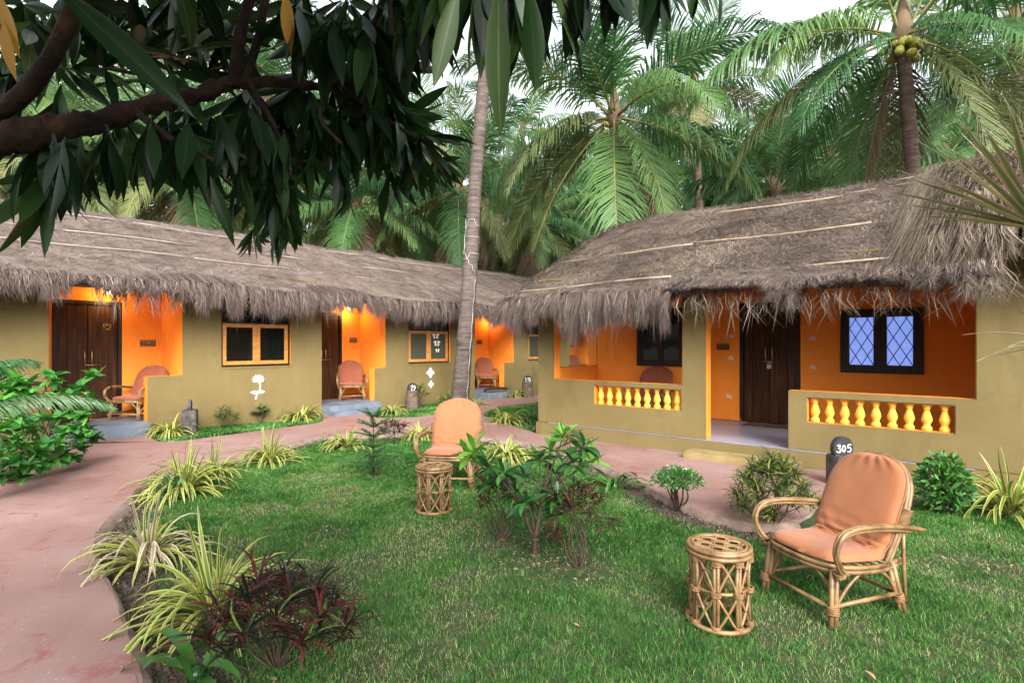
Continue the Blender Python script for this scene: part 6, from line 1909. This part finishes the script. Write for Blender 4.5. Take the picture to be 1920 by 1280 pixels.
main = curve([(0, 0, -0.1), RF(-1050, 900, 1.5), RF(-900, 500, 1.45), RF(-500, 350, 1.4), RF(-150, 285, 1.35), RF(0, 262, 1.32), RF(130, 236, 1.33), RF(250, 205, 1.36), RF(380, 172, 1.42), RF(470, 158, 1.46), RF(620, 158, 1.5), RF(765, 170, 1.55)], 240)
nf = len(main)
rad = np.interp(np.linspace(0, 1, nf), [0, 0.2, 0.4, 0.5, 0.64, 0.75, 0.85, 1], [0.11, 0.08, 0.043, 0.032, 0.021, 0.017, 0.012, 0.007]) * (1 + 0.07 * np.sin(np.arange(nf) * 1.7) + 0.05 * np.sin(np.arange(nf) * 0.63))
part('bough', roughen(make_mesh('bough', [tube(main, rad, 22)], [M['bark']]), 0.013, 13.0), ft)
twigs = [([RF(-150, 285, 1.35), RF(30, 190, 1.3), RF(110, 80, 1.25), RF(170, -60, 1.2), RF(260, -260, 1.1)], 0.022, 0.015),
         ([RF(440, 162, 1.45), RF(448, 80, 1.43), RF(478, -40, 1.4), RF(520, -200, 1.35)], 0.016, 0.011),
         ([RF(455, 160, 1.45), RF(485, 70, 1.47), RF(505, -40, 1.47), RF(560, -220, 1.4)], 0.012, 0.009),
         ([RF(640, 158, 1.5), RF(662, 110, 1.5), RF(700, 50, 1.48), RF(740, -60, 1.4)], 0.010, 0.006),
         ([RF(735, 70, 1.35), RF(730, 0, 1.35), RF(722, -90, 1.3)], 0.0055, 0.007),
         ([RF(250, 205, 1.36), RF(320, 260, 1.3), RF(400, 300, 1.25)], 0.010, 0.005),
         ([RF(470, 158, 1.46), RF(520, 250, 1.42), RF(545, 330, 1.4)], 0.009, 0.005),
         ([RF(640, 160, 1.5), RF(720, 220, 1.5), RF(790, 265, 1.5)], 0.008, 0.004),
         ([RF(620, 158, 1.5), RF(600, 220, 1.42), RF(640, 270, 1.4)], 0.007, 0.004),
         ([RF(560, -220, 1.4), RF(800, -120, 1.3), RF(960, -60, 1.2), RF(1130, -70, 1.15), RF(1290, -60, 1.15)], 0.012, 0.005)]
for tw, r0, r1 in twigs:
    c = curve(tw, 16)
    part('twig', roughen(make_mesh('twig', [tube(c, np.linspace(r0, r1, len(c)), 10)], [M['bark']]), 0.10 * r0, 14.0), ft)
# (x, y, depth, count, leaf length m, picture direction right/up, kinds, spread)
WH = [(120, 290, 1.28, 7, 0.20, 0.0, -1, ['tree'], 0.7), (70, 285, 1.35, 5, 0.17, -0.4, -1, ['tree'], 0.8), (205, 265, 1.3, 8, 0.19, 0.2, -1, ['tree'], 0.8), (285, 250, 1.3, 9, 0.20, 0.0, -1, ['tree'], 0.8),
      (355, 255, 1.28, 9, 0.20, 0.1, -1, ['tree'], 0.8), (420, 250, 1.35, 9, 0.20, 0.2, -1, ['tree'], 0.8), (480, 215, 1.4, 9, 0.21, 0.3, -1, ['tree'], 0.9), (530, 260, 1.4, 10, 0.19, 0.0, -1, ['tree'], 0.7),
      (525, 330, 1.42, 11, 0.16, -0.1, -1, ['tree'], 0.8), (515, 385, 1.42, 11, 0.14, -0.1, -1, ['tree'], 0.7), (520, 440, 1.42, 6, 0.10, 0, -1, ['tree'], 0.5), (590, 215, 1.45, 9, 0.20, 0.2, -1, ['tree'], 0.9),
      (640, 225, 1.5, 9, 0.19, 0.1, -1, ['tree'], 0.8), (700, 210, 1.5, 9, 0.19, 0.3, -1, ['tree'], 0.8), (745, 240, 1.52, 9, 0.19, 0.2, -1, ['tree'], 0.8), (800, 262, 1.5, 12, 0.18, 0.75, -0.45, ['tree'], 1.3),
      (765, 290, 1.52, 7, 0.17, 0.2, -1, ['tree', 'tree', 'pale'], 0.7), (690, 60, 1.45, 10, 0.21, 0.3, -1, ['tree'], 1.2), (620, 60, 1.4, 10, 0.21, -0.2, -1, ['tree'], 1.3), (560, 40, 1.4, 10, 0.2, 0, -1, ['tree'], 1.4),
      (760, 60, 1.4, 9, 0.2, 0.3, -1, ['tree'], 0.9), (800, 20, 1.35, 9, 0.2, 0.4, -1, ['tree'], 0.9), (360, 90, 1.45, 9, 0.2, 0.1, 0.6, ['tree', 'pale'], 1.5), (270, 90, 1.5, 9, 0.2, 0.2, 0.3, ['tree', 'tree', 'pale'], 1.6),
      (200, 130, 1.55, 8, 0.19, 0.3, 0, ['tree', 'pale'], 1.5), (60, 60, 1.5, 9, 0.2, 0, -0.6, ['tree', 'pale'], 1.5), (150, 20, 1.5, 8, 0.2, 0.6, -0.5, ['tree'], 1.3), (330, 10, 1.5, 8, 0.2, 0.1, -0.6, ['tree', 'pale'], 1.5),
      (420, 70, 1.5, 7, 0.18, 0, 0.4, ['tree'], 1.3), (20, 150, 1.5, 7, 0.18, 0, -0.3, ['tree'], 1.3), (850, -40, 1.2, 9, 0.22, -0.1, -1, ['tree', 'tree', 'pale'], 0.7), (905, -50, 1.1, 8, 0.24, -0.15, -1, ['pale', 'tree'], 0.5),
      (965, -45, 1.12, 10, 0.24, 0.0, -1, ['tree', 'pale'], 0.6), (1020, -60, 1.15, 10, 0.25, 0.15, -1, ['tree', 'tree', 'pale'], 0.7), (1085, -70, 1.15, 8, 0.22, 0.2, -1, ['tree'], 0.6), (1150, -55, 1.15, 8, 0.2, 0.1, -1, ['tree'], 0.55),
      (1225, -50, 1.15, 8, 0.18, 0.2, -1, ['tree'], 0.6), (1300, -45, 1.15, 7, 0.13, 0.4, -1, ['tree'], 0.7), (640, 300, 1.48, 7, 0.16, 0, -1, ['tree'], 0.7), (450, 330, 1.36, 6, 0.15, 0, -1, ['tree'], 0.6), (720, 150, 1.5, 8, 0.18, 0.6, -0.7, ['tree'], 1.0)]
for x, y, d, n_, L_, dx, dy, kinds, sp in WH:
    ax = (RT3 * dx + Vector((0, 0, 1)) * dy + FW3 * random.uniform(-0.25, 0.25)).normalized()
    whorl(ft, RF(x, y, d), ax, n_ - (2 if n_ > 8 else 1), L_ * 0.90, kinds if len(kinds) > 1 else kinds[0], 0.08, sp, 0.12)
Ps, Ss = [], []
def mass_whorl(c, axis, n, L, emax):
    ax = Vector(axis).normalized(); u = ax.orthogonal().normalized(); v = ax.cross(u)
    for k in range(n):
        a = k * 2.39996 + random.uniform(-0.35, 0.35); e = 0.08 + (emax - 0.08) * (k + random.random()) / n
        d = (ax * math.cos(e) + (u * math.cos(a) + v * math.sin(a)) * math.sin(e)); d.z -= 0.12; d.normalize()
        sd = d.cross(Vector((random.gauss(0, 1), random.gauss(0, 1), random.gauss(0, 1)))).normalized()
        nv = sd.cross(d); l = L * random.uniform(0.75, 1.15); bend = random.uniform(-0.35, 0.35)
        o = Vector(c) - ax * random.uniform(0, 0.25) * L
        Ps.append([o + d * l * f + nv * l * bend * f * f for f in np.linspace(0, 1, 7)]); Ss.append(sd)
ww = 0.21 * np.sin(math.pi * np.linspace(0, 1, 7) ** 0.95)
ww[0] = 0.03; ww[-1] = 0
for x, y, d, n_, L_, dx, dy, kinds, sp in WH:
    for rep in range(5 if x < 830 else 1):
        x2, y2 = x + random.gauss(0, 38), y + random.gauss(0, 30) - (20 if x >= 830 else 12)
        if x < 480 and 250 < y2 and rep == 2:
            continue
        ax = RT3 * (dx + random.gauss(0, 0.3)) + Vector((0, 0, 1)) * dy + FW3 * random.uniform(-0.3, 0.3)
        mass_whorl(RF(x2, y2, d + random.uniform(0.08, 0.5)), ax, n_, L_ * random.uniform(0.55, 1.05), sp * 1.2)
Ls = np.array([np.linalg.norm(np.array(p[-1]) - np.array(p[0])) for p in Ps])
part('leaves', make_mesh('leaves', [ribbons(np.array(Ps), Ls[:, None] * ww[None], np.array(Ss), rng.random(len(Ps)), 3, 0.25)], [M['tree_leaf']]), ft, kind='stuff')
for x, y, d, dx, dy, L_ in ((105, -25, 0.95, 0.72, -0.62, 0.29), (118, 262, 1.25, 0.12, -1, 0.20), (100, 250, 1.28, 0.1, -1, 0.19), (150, 262, 1.3, 0.05, -1, 0.15), (395, 330, 1.3, 0.3, -1, 0.17), (40, 330, 1.3, -0.5, -1, 0.12), (860, -30, 1.0, -0.25, -1, 0.22), (935, -35, 1.0, -0.05, -1, 0.27), (990, -35, 1.02, 0.12, -1, 0.24), (1350, -10, 1.1, 0.1, -1, 0.06)):
    part('leaf', LEAFV['pale' if 800 < x < 980 else 'tree'][1], ft, loc=RF(x, y, d), rot=dirq(RT3 * dx + Vector((0, 0, dy)), random.choice((1.3, -1.3))), scale=(L_, L_ * 0.78, L_))
for x, y, d, dx, dy, L_ in ((535, -20, 1.35, 0.05, -1, 0.15), (5, 40, 1.2, 0.1, -1, 0.12), (0, -10, 1.2, 0.2, -1, 0.13)):
    part('leaf', LEAFV['yellow'][0], ft, loc=RF(x, y, d), rot=dirq(RT3 * dx + Vector((0, 0, dy)), 1.4), scale=L_, label='yellowed leaf')
# unseen upper crown, leaf mass added above the frame to shade the leaves below
n = 5000
cc = np.array(W(250, HY, 0.7)) * (1, 1, 0)
q = norm(rng.normal(0, 1, (n, 3))) * (rng.random((n, 1)) ** 0.4) * np.array((1.5, 1.5, 0.55)) + np.array((cc[0] - 0.15, cc[1] + 0.25, 3.25))
dep = q[:, 0] * FW[0] + q[:, 1] * FW[1]
q2 = norm(rng.normal(0, 1, (5000, 3))) * (rng.random((5000, 1)) ** 0.4) * np.array((1.6, 1.6, 0.8)) + np.array((-1.5, -0.8, 3.2))  # second unseen clump around and behind the camera, added to block sun on the leaves
q = np.concatenate([q, q2]); dep = np.concatenate([dep, q2[:, 0] * FW[0] + q2[:, 1] * FW[1]])
q = q[(q[:, 2] - 1.5 > 0.80 * np.maximum(dep, 0) + 0.35)]
n = len(q)
dd = norm(rng.normal(0, 0.6, (n, 3)) + np.array((0, 0, -0.7)))
s = norm(np.cross(dd, rng.normal(0, 1, (n, 3))))
l = 0.2 * rng.uniform(0.8, 1.2, (n, 1))
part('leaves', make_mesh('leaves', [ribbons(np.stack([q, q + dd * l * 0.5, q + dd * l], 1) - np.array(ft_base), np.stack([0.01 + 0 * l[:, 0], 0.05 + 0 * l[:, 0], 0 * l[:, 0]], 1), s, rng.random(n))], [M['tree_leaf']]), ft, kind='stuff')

# ---------------------------------------------------------------- areca at the left edge, dracaena at the right edge
ar_b = W(-170, HY, 4.6); ar_b.z = 0
ar = root('areca_palm', 'feathery palm with arching grey-green fronds at the left edge before the wall', 'plant', ar_b)
part('stem', make_mesh('stem', [tube(curve([(0, 0, -0.05), (0.05, 0, 0.4), (0.1, 0.02, 0.8)], 8), 0.03, 8), tube(curve([(0.05, 0.1, -0.05), (0.02, 0.15, 0.4), (-0.05, 0.2, 0.9)], 8), 0.028, 8)], [M['trunk_brown']]), ar)
for k, (x, y, d, dr) in enumerate(((208, 715, 5.2, 0), (105, 650, 4.4, 1), (-100, 560, 4.5, 1))):
    tgt = W(x, y, d) - ar_b
    st = Vector((0.08, 0.02, 0.75))
    v = tgt - st
    az = math.atan2(v.y, v.x); hd = math.hypot(v.x, v.y)
    i = 3 if dr else 4
    ext = max(vv.co.x for vv in FR['near'][i][0].vertices)
    part('frond', FR['near'][i][0], ar, loc=st, rot=(0, -math.atan2(v.z, hd) * 0.6 - 0.25, az), scale=(hd / ext, 0.62, hd / ext * 0.9))

dc_b = W(2010, HY, 2.5); dc_b.z = 0
dr = root('dracaena', 'sword-leaved plant with pink leaf edges and dry white tips at the right edge', 'plant', dc_b)
hd1, hd2 = W(1950, 430, 2.5) - dc_b, W(2000, 640, 2.4) - dc_b
part('stem', make_mesh('stem', [tube(curve([(0, 0, -0.05), hd2 * 0.5, hd1 - Vector((0, 0, 0.05))], 14), 0.025, 8), tube(curve([(0.02, 0.02, -0.05), hd2 * 0.6, hd2], 10), 0.02, 8)], [M['dark_stem']]), dr)
def sword(c, ang, L, bend, depth):
    d = RT3 * math.cos(ang) + Vector((0, 0, 1)) * math.sin(ang) + FW3 * depth
    part('leaf', LEAFV['dracaena'][bend], dr, loc=c, rot=dirq(d, random.uniform(-0.3, 0.3)), scale=(L * 1.1, L * 1.15, L * 1.1))
for a, L in ((100, .55), (112, .55), (120, .6), (128, .62), (134, .66), (139, .62), (144, .6), (149, .55), (153, .6), (158, .5), (163, .52), (168, .55), (174, .5), (80, .5), (60, .5), (40, .5), (20, .5), (0, .5), (116, .58), (124, .6), (131, .64), (142, .62), (147, .6), (156, .55), (105, .55)):
    sword(hd1, math.radians(a + random.uniform(-3, 3)), L * random.uniform(0.85, 1.02), 0 if a > 70 else 1, random.uniform(-0.45, 0.45))
for a, L in ((135, .33), (150, .36), (162, .34), (172, .32), (182, .34), (190, .3), (60, .35), (20, .4), (100, .35)):
    sword(hd2, math.radians(a), L, random.choice((0, 1, 2)), random.uniform(-0.4, 0.4))

# fallen leaves
for x, y, lab, L in ((826, 1056, 'curled tan fallen leaf on the lawn below the rear stool', 0.06), (1003, 1052, 'brown fallen leaf at the foot of the central shrub', 0.09), (1030, 1095, 'small brown fallen leaf in front of the central shrub', 0.06), (1622, 1270, 'dry straw-coloured fallen leaf at the bottom edge of the lawn', 0.06), (850, 1190, 'tiny yellow fallen leaf in the middle of the front lawn', 0.05), (1075, 1180, 'tiny pale fallen leaf on the lawn before the shrub', 0.04)):
    p = G(x, y); p.z = 0.035
    o = part('fallen_leaf', leaf('fallen_leaf', L, L * 0.4, 0.9, 0.4, M['dead_leaf'], 6, 0.9, 0.3), loc=p, rot=(random.uniform(-.4, .4), 0, random.uniform(0, 6)))
    tag(o, lab, 'leaf', 'fallen leaves on the lawn')

print('objects', len(C.objects), 'tris', sum(len(m.polygons) for m in bpy.data.meshes))
